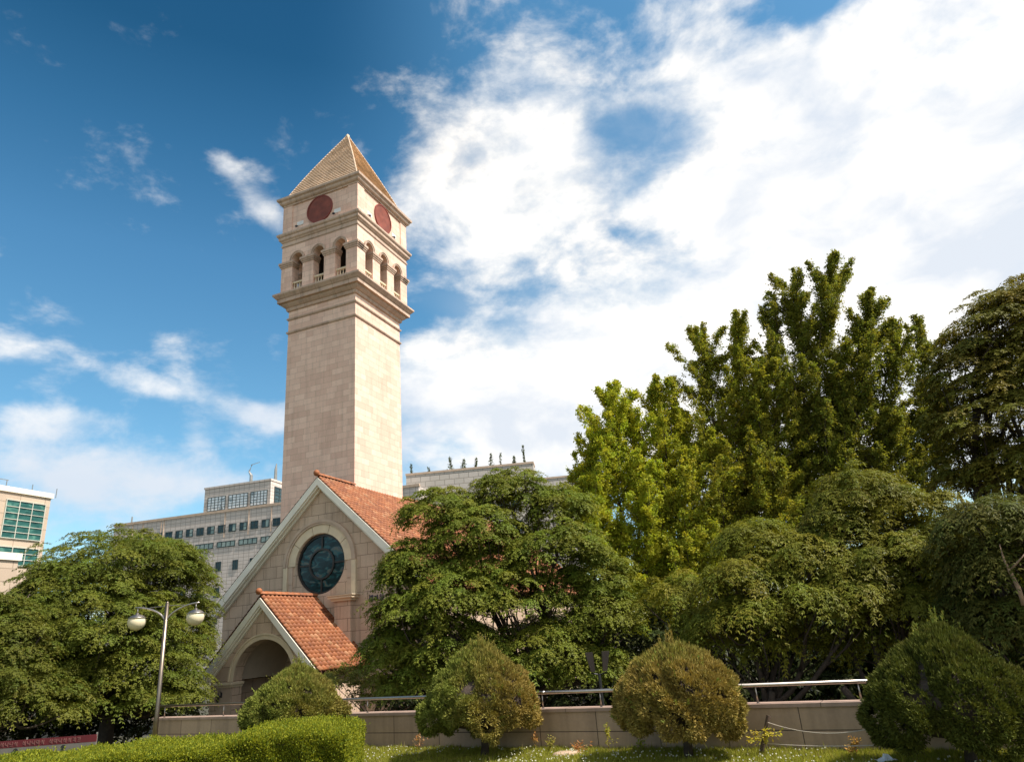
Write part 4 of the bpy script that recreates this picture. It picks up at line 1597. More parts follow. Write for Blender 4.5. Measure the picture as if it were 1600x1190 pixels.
def plume_tree(name, label, base, plumes, col, trunk_r, seed, group=None, L=.085):
    """plumes: (x0,y0,x1,y1,dist,rpx,nshoots)"""
    rg = np.random.default_rng(seed)
    base = np.array(base, float)
    T = empty(name, tuple(base))
    tag(T, label, 'tree', group)
    tm = MB()
    topz = max(at(p[2], p[3], p[4])[2] for p in plumes)
    fork = np.array([0, 0, (topz - GZ) * .30])
    limb(tm, (0, 0, -.1), fork, trunk_r * 1.1, trunk_r * .75, rg, 0, 6, 9, .02)
    lv, cl = [], []
    for (x0, y0, x1, y1, d, rpx, ns) in plumes:
        a, b = at(x0, y0, d), at(x1, y1, d)
        sc = float((b - EYE) @ _F) / FPX
        a_, b_ = a - base, b - base
        ax = b_ - a_
        H_ = np.linalg.norm(ax)
        ax = ax / H_
        rr = rpx * sc
        v, c, p0, dn, ln = plume_leaves(a_, b_, rr * .55, int(ns * .5), col, rg, L * 1.0)
        lv.append(v)
        cl.append(c)
        K = 24
        X_ = nrm(np.cross(ax, np.array([.3, 1, .1])))
        Y_ = np.cross(ax, X_)
        for q in range(K):
            t = (q + rg.random()) / K * .86
            th = rg.random() * 2 * PI
            rd = X_ * math.cos(th) + Y_ * math.sin(th)
            st_ = a_ + ax * (t * H_)
            ln_ = (1 - t) * H_ * (.20 + .20 * rg.random()) + .35 + 1.3 * rr * rg.random()
            ln_ = min(ln_, (1 - t) * H_ * .9 + .15)
            en = st_ + nrm(ax * 1.0 + rd * (.50 + .70 * rg.random()) * (1.2 - .6 * t)) * ln_
            v, c, p1, d1, l1 = plume_leaves(st_, en, rr * .34 * (1.15 - .5 * t), max(12, int(ns * 2.3 / K)), col, rg, L * 1.05)
            lv.append(v)
            cl.append(c)
            limb(tm, st_, en, trunk_r * .10, .008, rg, 0, 4, 4, .03)
        pts = limb(tm, fork, a - base, trunk_r * .4, trunk_r * .28, rg, .06, 4, 6, .04)
        limb(tm, pts[-1], b - base, trunk_r * .28, .012, rg, 0, 7, 6, .015)
        for q in rg.integers(0, len(p0), 0):
            limb(tm, p0[q], p0[q] + dn[q] * ln[q], .022, .006, rg, 0, 3, 4, .03)
    tm.build('trunk', BARK, T, smooth=True)
    mesh_from(lv, cl, 'crown', LEAF_THIN, T)
    return T


YG = (.37, .39, .04)
plume_tree('ginkgo_tree', 'bright yellow green upright tree, shortest of the tall spiky group, right of the nave', gb(985, 1060, 31),
           [(970, 800, 952, 600, 31, 38, 420), (1000, 820, 985, 640, 31.3, 36, 320), (930, 840, 924, 668, 30.6, 34, 300), (950, 900, 935, 740, 30, 44, 300), (960, 980, 965, 820, 30, 60, 300), (1020, 990, 1030, 830, 30.5, 60, 300), (1010, 900, 1000, 720, 30, 44, 320), (910, 820, 912, 735, 31, 26, 120)],
           YG, .22, 31)
plume_tree('ginkgo_tree', 'yellow green upright tree beside the shortest one, second of the spiky group', gb(1060, 1060, 32),
           [(1050, 800, 1024, 592, 32, 40, 430), (1070, 780, 1062, 640, 32.5, 38, 300), (1080, 900, 1085, 700, 31, 50, 420), (1040, 930, 1050, 780, 30.5, 50, 300), (1085, 980, 1090, 800, 30.5, 60, 300)],
           (.32, .33, .038), .22, 32)
plume_tree('ginkgo_tree', 'twin topped spiky tree in the middle of the tall group', gb(1150, 1060, 33),
           [(1120, 760, 1098, 505, 33, 42, 480), (1165, 740, 1150, 490, 33.4, 44, 480), (1195, 800, 1190, 560, 32.5, 46, 420), (1130, 900, 1130, 690, 31.5, 56, 420), (1190, 920, 1215, 720, 31.5, 56, 380), (1150, 940, 1160, 740, 33.5, 60, 360), (1160, 850, 1170, 640, 34.2, 50, 360)],
           (.26, .26, .035), .26, 33)
plume_tree('ginkgo_tree', 'tallest spiky green tree of the group, its tip the highest foliage', gb(1300, 1050, 34),
           [(1285, 700, 1298, 400, 34, 50, 620), (1255, 700, 1240, 422, 34.3, 42, 480), (1215, 700, 1210, 476, 34.5, 34, 280), (1330, 700, 1362, 452, 34, 46, 480), (1310, 820, 1320, 600, 33.4, 70, 480), (1250, 840, 1245, 620, 33.4, 60, 420),
            (1370, 760, 1405, 500, 34, 42, 400), (1360, 850, 1390, 640, 33.4, 54, 360), (1240, 900, 1250, 700, 34.5, 60, 360), (1290, 850, 1290, 640, 35, 60, 360)],
           (.21, .215, .035), .30, 34)
plume_tree('ginkgo_tree', 'slender sparse spiky tree just left of the broad tree at the right edge', gb(1440, 1050, 36),
           [(1440, 760, 1440, 495, 36, 30, 300), (1455, 800, 1465, 600, 36, 40, 260), (1410, 830, 1425, 640, 35.5, 44, 260)],
           (.17, .175, .03), .22, 35)

# woodland beyond: separate trees closing the view under the crowns
far = [(-60, 44, 1000), (60, 46, 1010), (250, 50, 1020), (640, 60, 1000), (720, 58, 1000), (900, 46, 970), (1000, 42, 950), (1100, 40, 930), (1200, 42, 920), (1300, 40, 910), (1390, 42, 900), (1480, 38, 880), (1560, 36, 880), (1640, 36, 870)]
flab = ['behind the left edge tree', 'behind the big round tree', 'in the gap between the big round tree and the church', 'behind the nave, nearest the facade', 'behind the nave, near its middle',
        'right of the nave end', 'under the shortest spiky tree', 'under the second spiky tree', 'behind the trunks of the layered tree', 'between the two layered trees', 'behind the forked dark trunk', 'above the dark clipped bush', 'behind the bare pale limb', 'at the far right edge']
for i, ((px, d, py), lb) in enumerate(zip(far, flab)):
    if d == 50 or i in (3, 4): continue
    spreading_tree('woodland_tree', 'dark background tree seen ' + lb, gb(px, 1000, d),
                   [B(px, py, 75, 60, d, 42), B(px - 30, py + 50, 60, 45, d - .6, 30), B(px + 40, py + 55, 60, 40, d - .4, 30)],
                   (.06, .075, .018), .2, 2.5, 100 + i, L=.2, Wd=.09, pr=(.8, 1.3), k=7, mm=8, group='trees beyond the wall', extra_branches=3)


# dense evergreen shrubs standing under and behind the trees
under = [(-30, 37, 1080, 'left of all the others, under the left edge tree'), (60, 39, 1085, 'behind the street banner'), (150, 40, 1085, 'behind the trunk of the big round tree'), (235, 40, 1075, 'between the big round tree and the porch'),
         (655, 33, 1060, 'right of the thin maple by the porch'), (740, 34, 1060, 'behind the left part of the middle tree'), (830, 34, 1050, 'behind the middle tree trunk'), (920, 31, 1045, 'behind the garden lantern'), (1010, 30, 1040, 'left of the orange brown clipped bush'),
         (1100, 29, 1035, 'behind the orange brown clipped bush'), (1190, 29, 1030, 'behind the many trunks of the layered tree'), (1290, 28, 1025, 'between the two layered trees'), (1370, 27, 1020, 'behind the forked dark trunk'),
         (1460, 26, 1010, 'left side of the dark clipped bush'), (1560, 25, 1010, 'above the dark clipped bush'), (1650, 25, 1010, 'right of all the others')]
for i, (px, d, py, lb) in enumerate(under):
    spreading_tree('evergreen_shrub', 'dense evergreen shrub behind the wall, ' + lb, gb(px, 1000, d),
                   [B(px - 18, py - 10, 62, 60, d, 26), B(px + 25, py - 15, 58, 70, d - .4, 26), B(px, py + 40, 70, 40, d - .5, 22)],
                   (.040, .050, .014), .12, .8, 300 + i, L=.16, Wd=.075, pr=(.6, .9), k=8, mm=8, group='evergreen shrubs behind the wall', extra_branches=2, zmin=-.9, cat='shrub')


# ------------------------------------------------------------------ clipped junipers
def topiary(name, label, px, base_y, top_y, width_px, seed, greenf, bot_y=None, dist=None, tips=1.0, dome=False, tone=1.0):
    rg = np.random.default_rng(seed)
    p = at(px, base_y, dist)
    base = np.array([p[0], p[1], LZ])
    sc = float((at(px, (base_y + top_y) / 2, dist) - EYE) @ _F) / FPX
    Rm = width_px * sc / 2 * .95
    ztop = at(px, top_y, dist)[2] - LZ
    zb = at(px, bot_y, dist)[2] - LZ
    trunk_h = zb + .1
    T = empty(name, tuple(base))
    tag(T, label, 'clipped bush')
    tm = MB()
    tm.tube([(0, 0, -.05), (.02, 0, .25), (-.01, .01, trunk_h + .4)], [.11, .09, .09], 9)
    for q in range(9):
        a = q * 2.4
        tm.tube([(0, 0, trunk_h * .8), (.35 * Rm * math.cos(a), .35 * Rm * math.sin(a), trunk_h + .25), (.75 * Rm * math.cos(a), .75 * Rm * math.sin(a), trunk_h + .5)], [.05, .035, .015], 6)
    tm.build('trunk', BARK, T, smooth=True)
    tk = np.array([0, .04, .12, .24, .36, .48, .60, .72, .84, .93, 1.0])
    gk = np.array([.56, .76, .92, 1.0, .98, .89, .74, .56, .36, .18, .04])
    if dome: gk = np.array([.55, .74, .90, .99, 1.0, .96, .87, .75, .55, .32, .06])
    # clumps
    nc = 420
    ct = rg.random(nc) ** .9
    ca = rg.random(nc) * 2 * PI
    cr = np.interp(ct, tk, gk) * Rm
    CC = np.stack([cr * np.cos(ca), cr * np.sin(ca), zb + ct * (ztop - zb)], 1)
    ct2 = rg.random(90) ** .9
    ca2 = rg.random(90) * 2 * PI
    cr2 = np.interp(ct2, tk, gk) * Rm
    C2 = np.stack([cr2 * np.cos(ca2), cr2 * np.sin(ca2), zb + ct2 * (ztop - zb)], 1)
    n = 20000
    t = rg.random(n * 2)
    keep = rg.random(n * 2) < np.interp(t, tk, gk) * .9 + .12
    t = t[keep][:n]
    n = len(t)
    a = rg.random(n) * 2 * PI
    hole = np.sin(a * 7 + t * 9 + seed) * np.sin(a * 3 - t * 14 + seed * 2) + .4 * np.sin(a * 17 + t * 31)
    kp = ~((hole > .62) & (rg.random(n) < .85) & (t < .75))
    t, a = t[kp], a[kp]
    n = len(t)
    r = np.interp(t, tk, gk) * Rm
    # lumpy outline
    big = .97 + .06 * np.sin(a * 3 + seed) + .05 * np.sin(a * 5 + t * 7 + seed * 2) + .035 * np.sin(a * 11 + t * 13 + seed)
    r = r * big
    z = zb + t * (ztop - zb) + (.16 * np.sin(a * 4 + seed) + .11 * np.sin(a * 9 + seed * 3)) * np.clip(1 - t * 3, 0, 1)
    P = np.stack([r * np.cos(a), r * np.sin(a), z], 1)
    dr = np.gradient(gk, tk)
    sl_ = np.interp(t, tk, dr) * Rm / (ztop - zb)
    Nn = nrm(np.stack([np.cos(a), np.sin(a), -sl_], 1))
    dmin = np.full(n, 9.0)
    who = np.zeros(n, int)
    for i in range(0, nc, 60):
        dd = np.linalg.norm(P[:, None] - CC[None, i:i + 60], axis=2)
        j = dd.argmin(1)
        m_ = dd[np.arange(n), j]
        up = m_ < dmin
        dmin[up] = m_[up]
        who[up] = i + j[up]
    cs = .17
    d2 = np.linalg.norm(P[:, None] - C2[None], axis=2).min(1)
    disp = .085 * (1 - np.clip(dmin / .14, 0, 1.25) ** 1.6) + .26 * (1 - np.clip(d2 / .34, 0, 1.2) ** 1.7) * (1.15 - .7 * t)
    P = P + Nn * (disp - rg.random(n) ** 2 * .08 - .09)[:, None]
    K = 5
    PP = np.repeat(P, K, 0) + rg.normal(size=(n * K, 3)) * .014
    tt = np.repeat(t, K)
    upb = np.clip((tt - .55) * 2.2, 0, 1.0)
    D = np.repeat(Nn, K, 0) * .7 + np.array([0, 0, 1.0]) * (.35 + 1.3 * upb)[:, None] + rg.normal(size=(n * K, 3)) * .42
    NN = rg.normal(size=(n * K, 3)) + np.repeat(Nn, K, 0) * .8
    Ln = (.060 + .035 * rg.random(n * K)) * (1 + .9 * upb * tips)
    Wn = .019 + .009 * rg.random(n * K)
    base_g = np.array([.175, .195, .038])
    base_y_ = np.array([.31, .225, .062])
    g = np.clip(greenf(P, Rm, ztop) + .35 * rg.random(nc)[who] - .17 + .3 * (rg.random(n) - .5), 0, 1)
    cb = base_g[None] * g[:, None] + base_y_[None] * (1 - g[:, None])
    cb = cb * (1 + (rg.random((nc, 1))[who] - .5) * .35) * tone
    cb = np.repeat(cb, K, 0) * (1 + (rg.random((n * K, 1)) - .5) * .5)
    lv = [leaves_verts(PP, D, NN, Ln, Wn, .5)]
    cl = [np.clip(cb, .004, .9)]
    # long whips at the tip
    nw = int(46 * tips)
    aw = rg.random(nw) * 2 * PI
    rw = rg.random(nw) ** 1.3 * .42 * Rm
    for i in range(nw):
        zz = zb + (ztop - zb) * np.interp(-rw[i] / Rm, [-1, -.64, -.42, -.22, -.05, 0], [.36, .72, .84, .93, .99, 1.0]) - .05
        hh = (.16 + .34 * rg.random() ** 1.5) * (1.15 - rw[i] / Rm)
        m_ = 46
        s = rg.random(m_)
        q = np.stack([rw[i] * math.cos(aw[i]) + rg.normal(size=m_) * .016 * (1.2 - s), rw[i] * math.sin(aw[i]) + rg.normal(size=m_) * .016 * (1.2 - s), zz + s * hh], 1)
        Dd = np.array([0, 0, 1.0]) + rg.normal(size=(m_, 3)) * .35
        lv.append(leaves_verts(q, Dd, rg.normal(size=(m_, 3)), np.full(m_, .065), np.full(m_, .016), .5))
        cl.append(jitcol(base_g * g.mean() + base_y_ * (1 - g.mean()), m_, .2, rg=rg))
    for i in rg.integers(0, n, 70):
        m_ = 16
        s_ = rg.random(m_)
        dv = Nn[i] * .8 + np.array([0, 0, .7]) + rg.normal(size=3) * .25
        q = P[i] + dv * (s_ * (.10 + .14 * rg.random()))[:, None] + rg.normal(size=(m_, 3)) * .010
        lv.append(leaves_verts(q, dv + rg.normal(size=(m_, 3)) * .4, rg.normal(size=(m_, 3)), np.full(m_, .06), np.full(m_, .018), .5))
        cl.append(jitcol(base_g * tone * 1.1, m_, .2, rg=rg))
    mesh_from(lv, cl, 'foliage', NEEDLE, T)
    # dense dark inner twig mass
    im = MB()
    prof = [(float(np.interp(q, tk, gk)) * Rm * .78, float(zb + .12 + q * (ztop - zb) * .95)) for q in np.linspace(0, .97, 12)]
    im.lathe(prof, (0, 0, 0), 20)
    im.build('inner_twigs', BARK, T, smooth=True)
    return T


RIGHT = np.array([1.0, 0, 0])
topiary('clipped_juniper', 'green clipped bush between the hedge and the porch, leftmost of the clipped bushes', 463, 1150, 1049, 146, 41, lambda P, R, H: .80 - .35 * (P[:, 0] / R), dist=20.3, bot_y=1138)
topiary('clipped_juniper', 'half green, half orange brown clipped bush in the middle, with two pointed tips', 757, 1172, 1012, 184, 42, lambda P, R, H: .55 - .75 * (P[:, 0] / R) + .25 * (P[:, 2] / H - .5), dist=18.0, bot_y=1141)
topiary('clipped_juniper', 'mostly orange brown clipped bush with feathery green tips', 1075, 1178, 1014, 188, 43, lambda P, R, H: .05 + .55 * np.clip(P[:, 2] / H - .82, 0, 1) * 5 + .2 * (P[:, 0] / R > .75), dist=15.9, bot_y=1138, dome=True)
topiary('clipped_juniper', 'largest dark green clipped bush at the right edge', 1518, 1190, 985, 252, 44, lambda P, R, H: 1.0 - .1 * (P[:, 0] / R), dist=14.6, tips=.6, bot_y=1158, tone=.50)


# ------------------------------------------------------------------ hedge
def build_hedge():
    rg = np.random.default_rng(5)
    zt = .08
    pts = [atz(-60, 1188, zt), atz(0, 1181, zt), atz(130, 1167, zt), atz(300, 1151, zt), atz(460, 1137, zt), atz(566, 1131, zt)]
    pts = [np.array([p[0], p[1]]) for p in pts]
    d = pts[-1] - pts[1]
    d = d / np.linalg.norm(d)
    nrmv = np.array([d[1], -d[0]])
    if nrmv @ (-pts[2]) < 0: nrmv = -nrmv
    dep = 2.3
    o = pts[0]
    T = empty('box_hedge', (o[0], o[1], LZ))
    tag(T, 'long trimmed yellow green box hedge in the foreground, raised at its right end', 'hedge')
    Lh = float((pts[-1] - o) @ d)
    H0 = zt - LZ - .06
    lv, cl = [], []

    def back(s):
        # follow measured back edge
        ss = [float((p - o) @ d) for p in pts]
        oo = [float((p - o) @ nrmv) for p in pts]
        return np.interp(s, ss, oo)

    def height(s):
        return H0 + .03 * np.sin(s * 2.1) + .025 * np.sin(s * 5.3 + 1) +   .15 / (1 + np.exp(-(s - (Lh - 2.3)) * 6))
    def put(S, W_, Zz, Nl, n):
        b = back(S)
        P = np.stack([d[0] * S + nrmv[0] * (b + W_), d[1] * S + nrmv[1] * (b + W_), Zz], 1)
        K = 4
        # rounded clumps
        P = P + rg.normal(size=P.shape) * .02
        PP = np.repeat(P, K, 0) + rg.normal(size=(n * K, 3)) * .022
        Nn = np.repeat(Nl, K, 0)
        D = Nn * .7 + np.array([0, 0, .6]) + rg.normal(size=PP.shape) * .55
        NN = Nn * .6 + rg.normal(size=PP.shape) * .7
        cb = np.tile(np.array([.29, .30, .028]), (n * K, 1)) * (1 + (rg.random((n * K, 1)) - .5) * .6)
        old = rg.random(n * K) < .35
        cb[old] *= np.array([.5, .62, .8])
        lv.append(leaves_verts(PP, D, NN, .034 + .016 * rg.random(n * K), .020 + .007 * rg.random(n * K), .5))
        cl.append(np.clip(cb, .004, .9))
    def T3(x, y, z):
        return np.stack([d[0] * x + nrmv[0] * y, d[1] * x + nrmv[1] * y, z], 1)
    n = 42000
    S = rg.random(n) * Lh
    W_ = rg.random(n) * dep
    lump = .035 * np.sin(S * 9 + W_ * 4) * np.sin(W_ * 11 + S * 3) + .025 * rg.normal(size=n)
    rnd = -.10 * (np.clip((np.abs(W_ - dep / 2) - dep / 2 + .18) / .18, 0, 1)) ** 2
    put(S, W_, height(S) + lump + rnd + (rg.random(n) > .97) * .05, T3(0 * S, 0 * S, 1 + 0 * S), n)
    n = 24000
    S = rg.random(n) * Lh
    h = rg.random(n)
    put(S, dep + .04 * np.sin(S * 8 + h * 9) - .05 * rg.random(n), h * height(S), T3(0 * S, 1 + 0 * S, .1 + 0 * S), n)
    n = 6000
    W_ = rg.random(n) * dep
    h = rg.random(n)
    S = Lh + .04 * np.sin(W_ * 9 + h * 8) - .06 * rg.random(n)
    put(S, W_, h * height(S), T3(1 + 0 * S, 0 * S, .1 + 0 * S), n)
    n = 4000
    S = rg.random(n) * Lh
    put(S, 0 * S, (.6 + .4 * rg.random(n)) * height(S), T3(0 * S, -1 + 0 * S, .1 + 0 * S), n)
    mesh_from(lv, cl, 'foliage', LEAF_THIN, T)
    # twig mass inside
    m = MB()
    ns = 24
    for i in range(ns):
        s0, s1 = .06 + (Lh - .14) * i / ns, .06 + (Lh - .14) * (i + 1) / ns
        vs = []
        for s in (s0, s1):
            b = float(back(s))
            hh = float(height(s)) - .10
            for w, z in ((.08, 0.0), (dep - .10, 0.0), (dep - .10, hh - .06), (dep - .22, hh), (.2, hh), (.08, hh - .06)):
                vs.append((d[0] * s + nrmv[0] * (b + w), d[1] * s + nrmv[1] * (b + w), z))
        fs = [(q, (q + 1) % 6, 6 + (q + 1) % 6, 6 + q) for q in range(6)]
        if i == 0: fs.append((5, 4, 3, 2, 1, 0))
        if i == ns - 1: fs.append((6, 7, 8, 9, 10, 11))
        m.add(vs, fs)
    m.build('inner_twigs', BARK, T)


build_hedge()


# ------------------------------------------------------------------ wall and rail
def build_wall():
    ang = math.atan2(wd[1], wd[0])
    T = empty('retaining_wall', (wallA[0], wallA[1], LZ - 1.25), ang)
    tag(T, 'low grey granite slab wall with flat coping behind the clipped bushes', 'wall')
    # local x along, local y: +y is left of direction (away from camera)
    sgn = 1 if np.dot(np.array([-wd[1], wd[0], 0]), wn_) < 0 else -1
    top = WZ - (LZ - 1.25)
    m = MB(); m.box(0, WLEN, 0, .32 * sgn, 0, top - .075); m.build('slab_wall', GRANITE, T)
    m = MB()
    m.box(-.04, WLEN, -.04 * sgn, .36 * sgn, top - .074, top)
    m.build('coping', COPING, T)
    R_ = empty('handrail', (wallA[0], wallA[1], WZ), ang)
    tag(R_, 'polished steel tube handrail on short posts along the low wall', 'handrail')
    hz = .35
    yy = .14 * sgn

    def s_of(px, py):
        # position along wall of a point seen on coping top
        q = atz(px, py, WZ)
        return float((q - wallA) @ wd)
    m = MB()
    s0 = s_of(254, 1119)
    m.tube([(s0 - .05, yy, hz), (WLEN, yy, hz)], .038, 12)
    m.build('rail', STEEL, R_, smooth=True)
    sj = [s_of(x, 1120 - (x - 250) * .0235) for x in (257, 349, 574, 672, 848, 939, 1184)]
    sj += [sj[-1] + 2.0, sj[-1] + 4.0, sj[-1] + 6.0]
    first = None
    for s in sj:
        if s > WLEN: continue
        m = MB()
        m.tube([(0, 0, .002), (0, 0, hz - .036)], .016, 8)
        m.lathe([(.034, 0), (.034, .008), (.02, .014)], (0, 0, .002), 10)
        m.build('post', STEEL, R_, smooth=True, loc=(s, yy, 0))
    m = MB()
    for s in (sj[4] + .02, sj[6] - .9):
        m.tube([(s - .06, yy, hz), (s + .06, yy, hz)], .041, 12)
    m.build('sleeve', STEEL, R_, smooth=True)


build_wall()


# ------------------------------------------------------------------ street lamp
def build_lamp():
    base = at(243, 1140, 27.5)
    base = np.array([base[0], base[1], LZ])
    base_d = 27.5
    T = empty('street_lamp', tuple(base), math.radians(-4))
    tag(T, 'steel street lamp with two curved arms and hanging cream globes', 'street lamp')
    top = at(260, 942, base_d)[2] - LZ
    # vertical check is done by projection: post stands straight
    k = np.linalg.norm(at(260, 960, base_d) - EYE) / FPX
    m = MB()
    m.tube([(0, 0, 0), (0, 0, 1.0), (0, 0, top)], [.085, .075, .064], 14)
    m.lathe([(.18, 0), (.18, .04), (.11, .07), (.09, .14)], (0, 0, 0), 14)
    m.lathe([(.064, 0), (.04, .04), (.015, .07)], (0, 0, top), 10)
    m.build('pole', POLE_STEEL, T, smooth=True)
    arm = 40 * k
    for sx in (-1, 1):
        m = MB()
        pts = []
        for i in range(13):
            t = i / 12
            a = t * math.radians(88)
            # rises steeply from pole and flattens
            x = arm * 1.16 * (1 - math.cos(a)) ** .9
            z = top - .66 + .60 * math.sin(a)
            pts.append((sx * x, 0, z))
        m.tube(pts, [.040 - .014 * i / 12 for i in range(13)], 10)
        a_ = m.build('arm', STEEL, T, smooth=True)
        m = MB()
        m.tube([(sx * .04, 0, top - .085), (sx * arm * .60, 0, top - .105)], .014, 6)
        m.build('brace', STEEL, a_)
        gx = sx * arm * 1.02
        zt = top - .065
        m = MB()
        m.tube([(gx, 0, zt), (gx, 0, zt - .24)], .017, 6)
        m.lathe([(.30, -.345), (.295, -.33), (.23, -.312), (.21, -.275), (.125, -.24), (.056, -.22), (.04, -.17)], (gx, 0, zt), 20)
        c_ = m.build('lamp_cap', STEEL, T, smooth=True)
        m = MB()
        R = .287
        prof = [(R * math.cos(t), R * .98 * math.sin(t)) for t in [math.radians(-89 + 120 * i / 12) for i in range(13)]]
        m.lathe(prof, (gx, 0, zt - .465), 22)
        m.build('globe', GLOBE, c_, smooth=True)


build_lamp()


# twin lantern among the trees
def build_lantern():
    p = at(936, 1048, 19)
    T = empty('garden_lantern', (p[0], p[1], GZ))
    tag(T, 'dim lantern with flared glass boxes in the shade under the middle tree', 'garden lamp')
    m = MB()
    zc = p[2] - GZ
    m.tube([(0, 0, 0), (0, 0, zc - .05)], .04, 8)
    m.tube([(-.2, 0, zc - .03), (0, 0, zc - .08), (.2, 0, zc - .03)], .02, 6)
    m.build('pole', BLACK, T)
    gm = mat_plain('frosted_glass', (.035, .026, .02), .5)
    for sx in (-1, 1):
        m = MB()
        vs = []
        for z, h in ((0, .055), (.46, .095)):
            ox = sx * (.15 + z * .14)
            vs += [(ox - h, -h, zc + z), (ox + h, -h, zc + z), (ox + h, h, zc + z), (ox - h, h, zc + z)]
        m.add(vs, [(3, 2, 1, 0), (4, 5, 6, 7), (0, 1, 5, 4), (1, 2, 6, 5), (2, 3, 7, 6), (3, 0, 4, 7)])
        m.build('lamp_shade', gm, T)


build_lantern()


# ------------------------------------------------------------------ banner
def build_banner():
    a = at(-70, 1164, 24)
    b = at(151, 1147, 24)
    zt = (a[2] + b[2]) / 2
    b = atz(151, 1146.5, zt); a = atz(-70, 1163, zt)
    dv = b - a
    L = math.hypot(dv[0], dv[1])
    T = empty('street_banner', (a[0], a[1], GZ), math.atan2(dv[1], dv[0]))
    tag(T, 'low white and red banner with small lettering behind the hedge at far left', 'banner')
    H = zt - GZ
    white = mat_plain('banner_white', (.16, .14, .12), .7)  # cloth and band colours darkened to carry the shade the banner lies in
    red = mat_plain('banner_red', (.11, .010, .014), .7)
    pink = mat_plain('banner_letters', (.22, .09, .08), .7)
    m = MB(); m.box(0, L, 0, .025, H - .95, H - .17); m.build('cloth', white, T)
    m = MB(); m.box(0, L, -.002, .027, H - .169, H); m.build('red_band', red, T)
    m = MB()
    for x in np.arange(0.4, L, 1.3):
        n = 14
        vs = [(x + .07 * math.cos(2 * PI * q / n), -.004, H - .26 + .07 * math.sin(2 * PI * q / n)) for q in range(n)]
        m.add(vs, [tuple(range(n))])
    m.build('wind_hole', BLACK, T)
    m = MB()
    r = random.Random(4)
    x = .15
    i = 0
    gsz = .11
    breaks = {5, 12, 17, 24, 30, 33}
    while x < L - .5:
        z0 = H - .14
        def st(x0, za, x1, zb): m.bar((x + x0 * gsz, -.006, z0 + za * gsz), (x + x1 * gsz, -.006, z0 + zb * gsz), .012, .008, up=(0, 1, 0))
        kx = r.randrange(4)
        if kx == 0: st(.05, .9, .5, .9); st(.05, .9, .05, .45); st(.05, .45, .5, .45); st(.5, .9, .5, .45)
        elif kx == 1: st(.05, .9, .5, .9); st(.5, .9, .4, .4)
        elif kx == 2: st(.28, .95, .05, .45); st(.28, .95, .5, .45)
        else: st(.05, .95, .05, .45); st(.05, .45, .5, .45)
        st(.72, 1, .72, .35)
        if r.random() < .6: st(.72, .7, .88, .7)
        if r.random() < .7: st(.2, .3, .75, .3); st(.75, .3, .75, .0)
        else: st(.2, .1, .8, .1)
        x += gsz * 1.15
        i += 1
        if i in breaks: x += gsz * .9
    m.build('lettering', pink, T)
    m = MB()
    for x in (0.02, L / 2, L - .02):
        m.tube([(x, .05, 0), (x, .05, H + .05)], .022, 8)
    m.build('post', STEEL_DK, T)


build_banner()


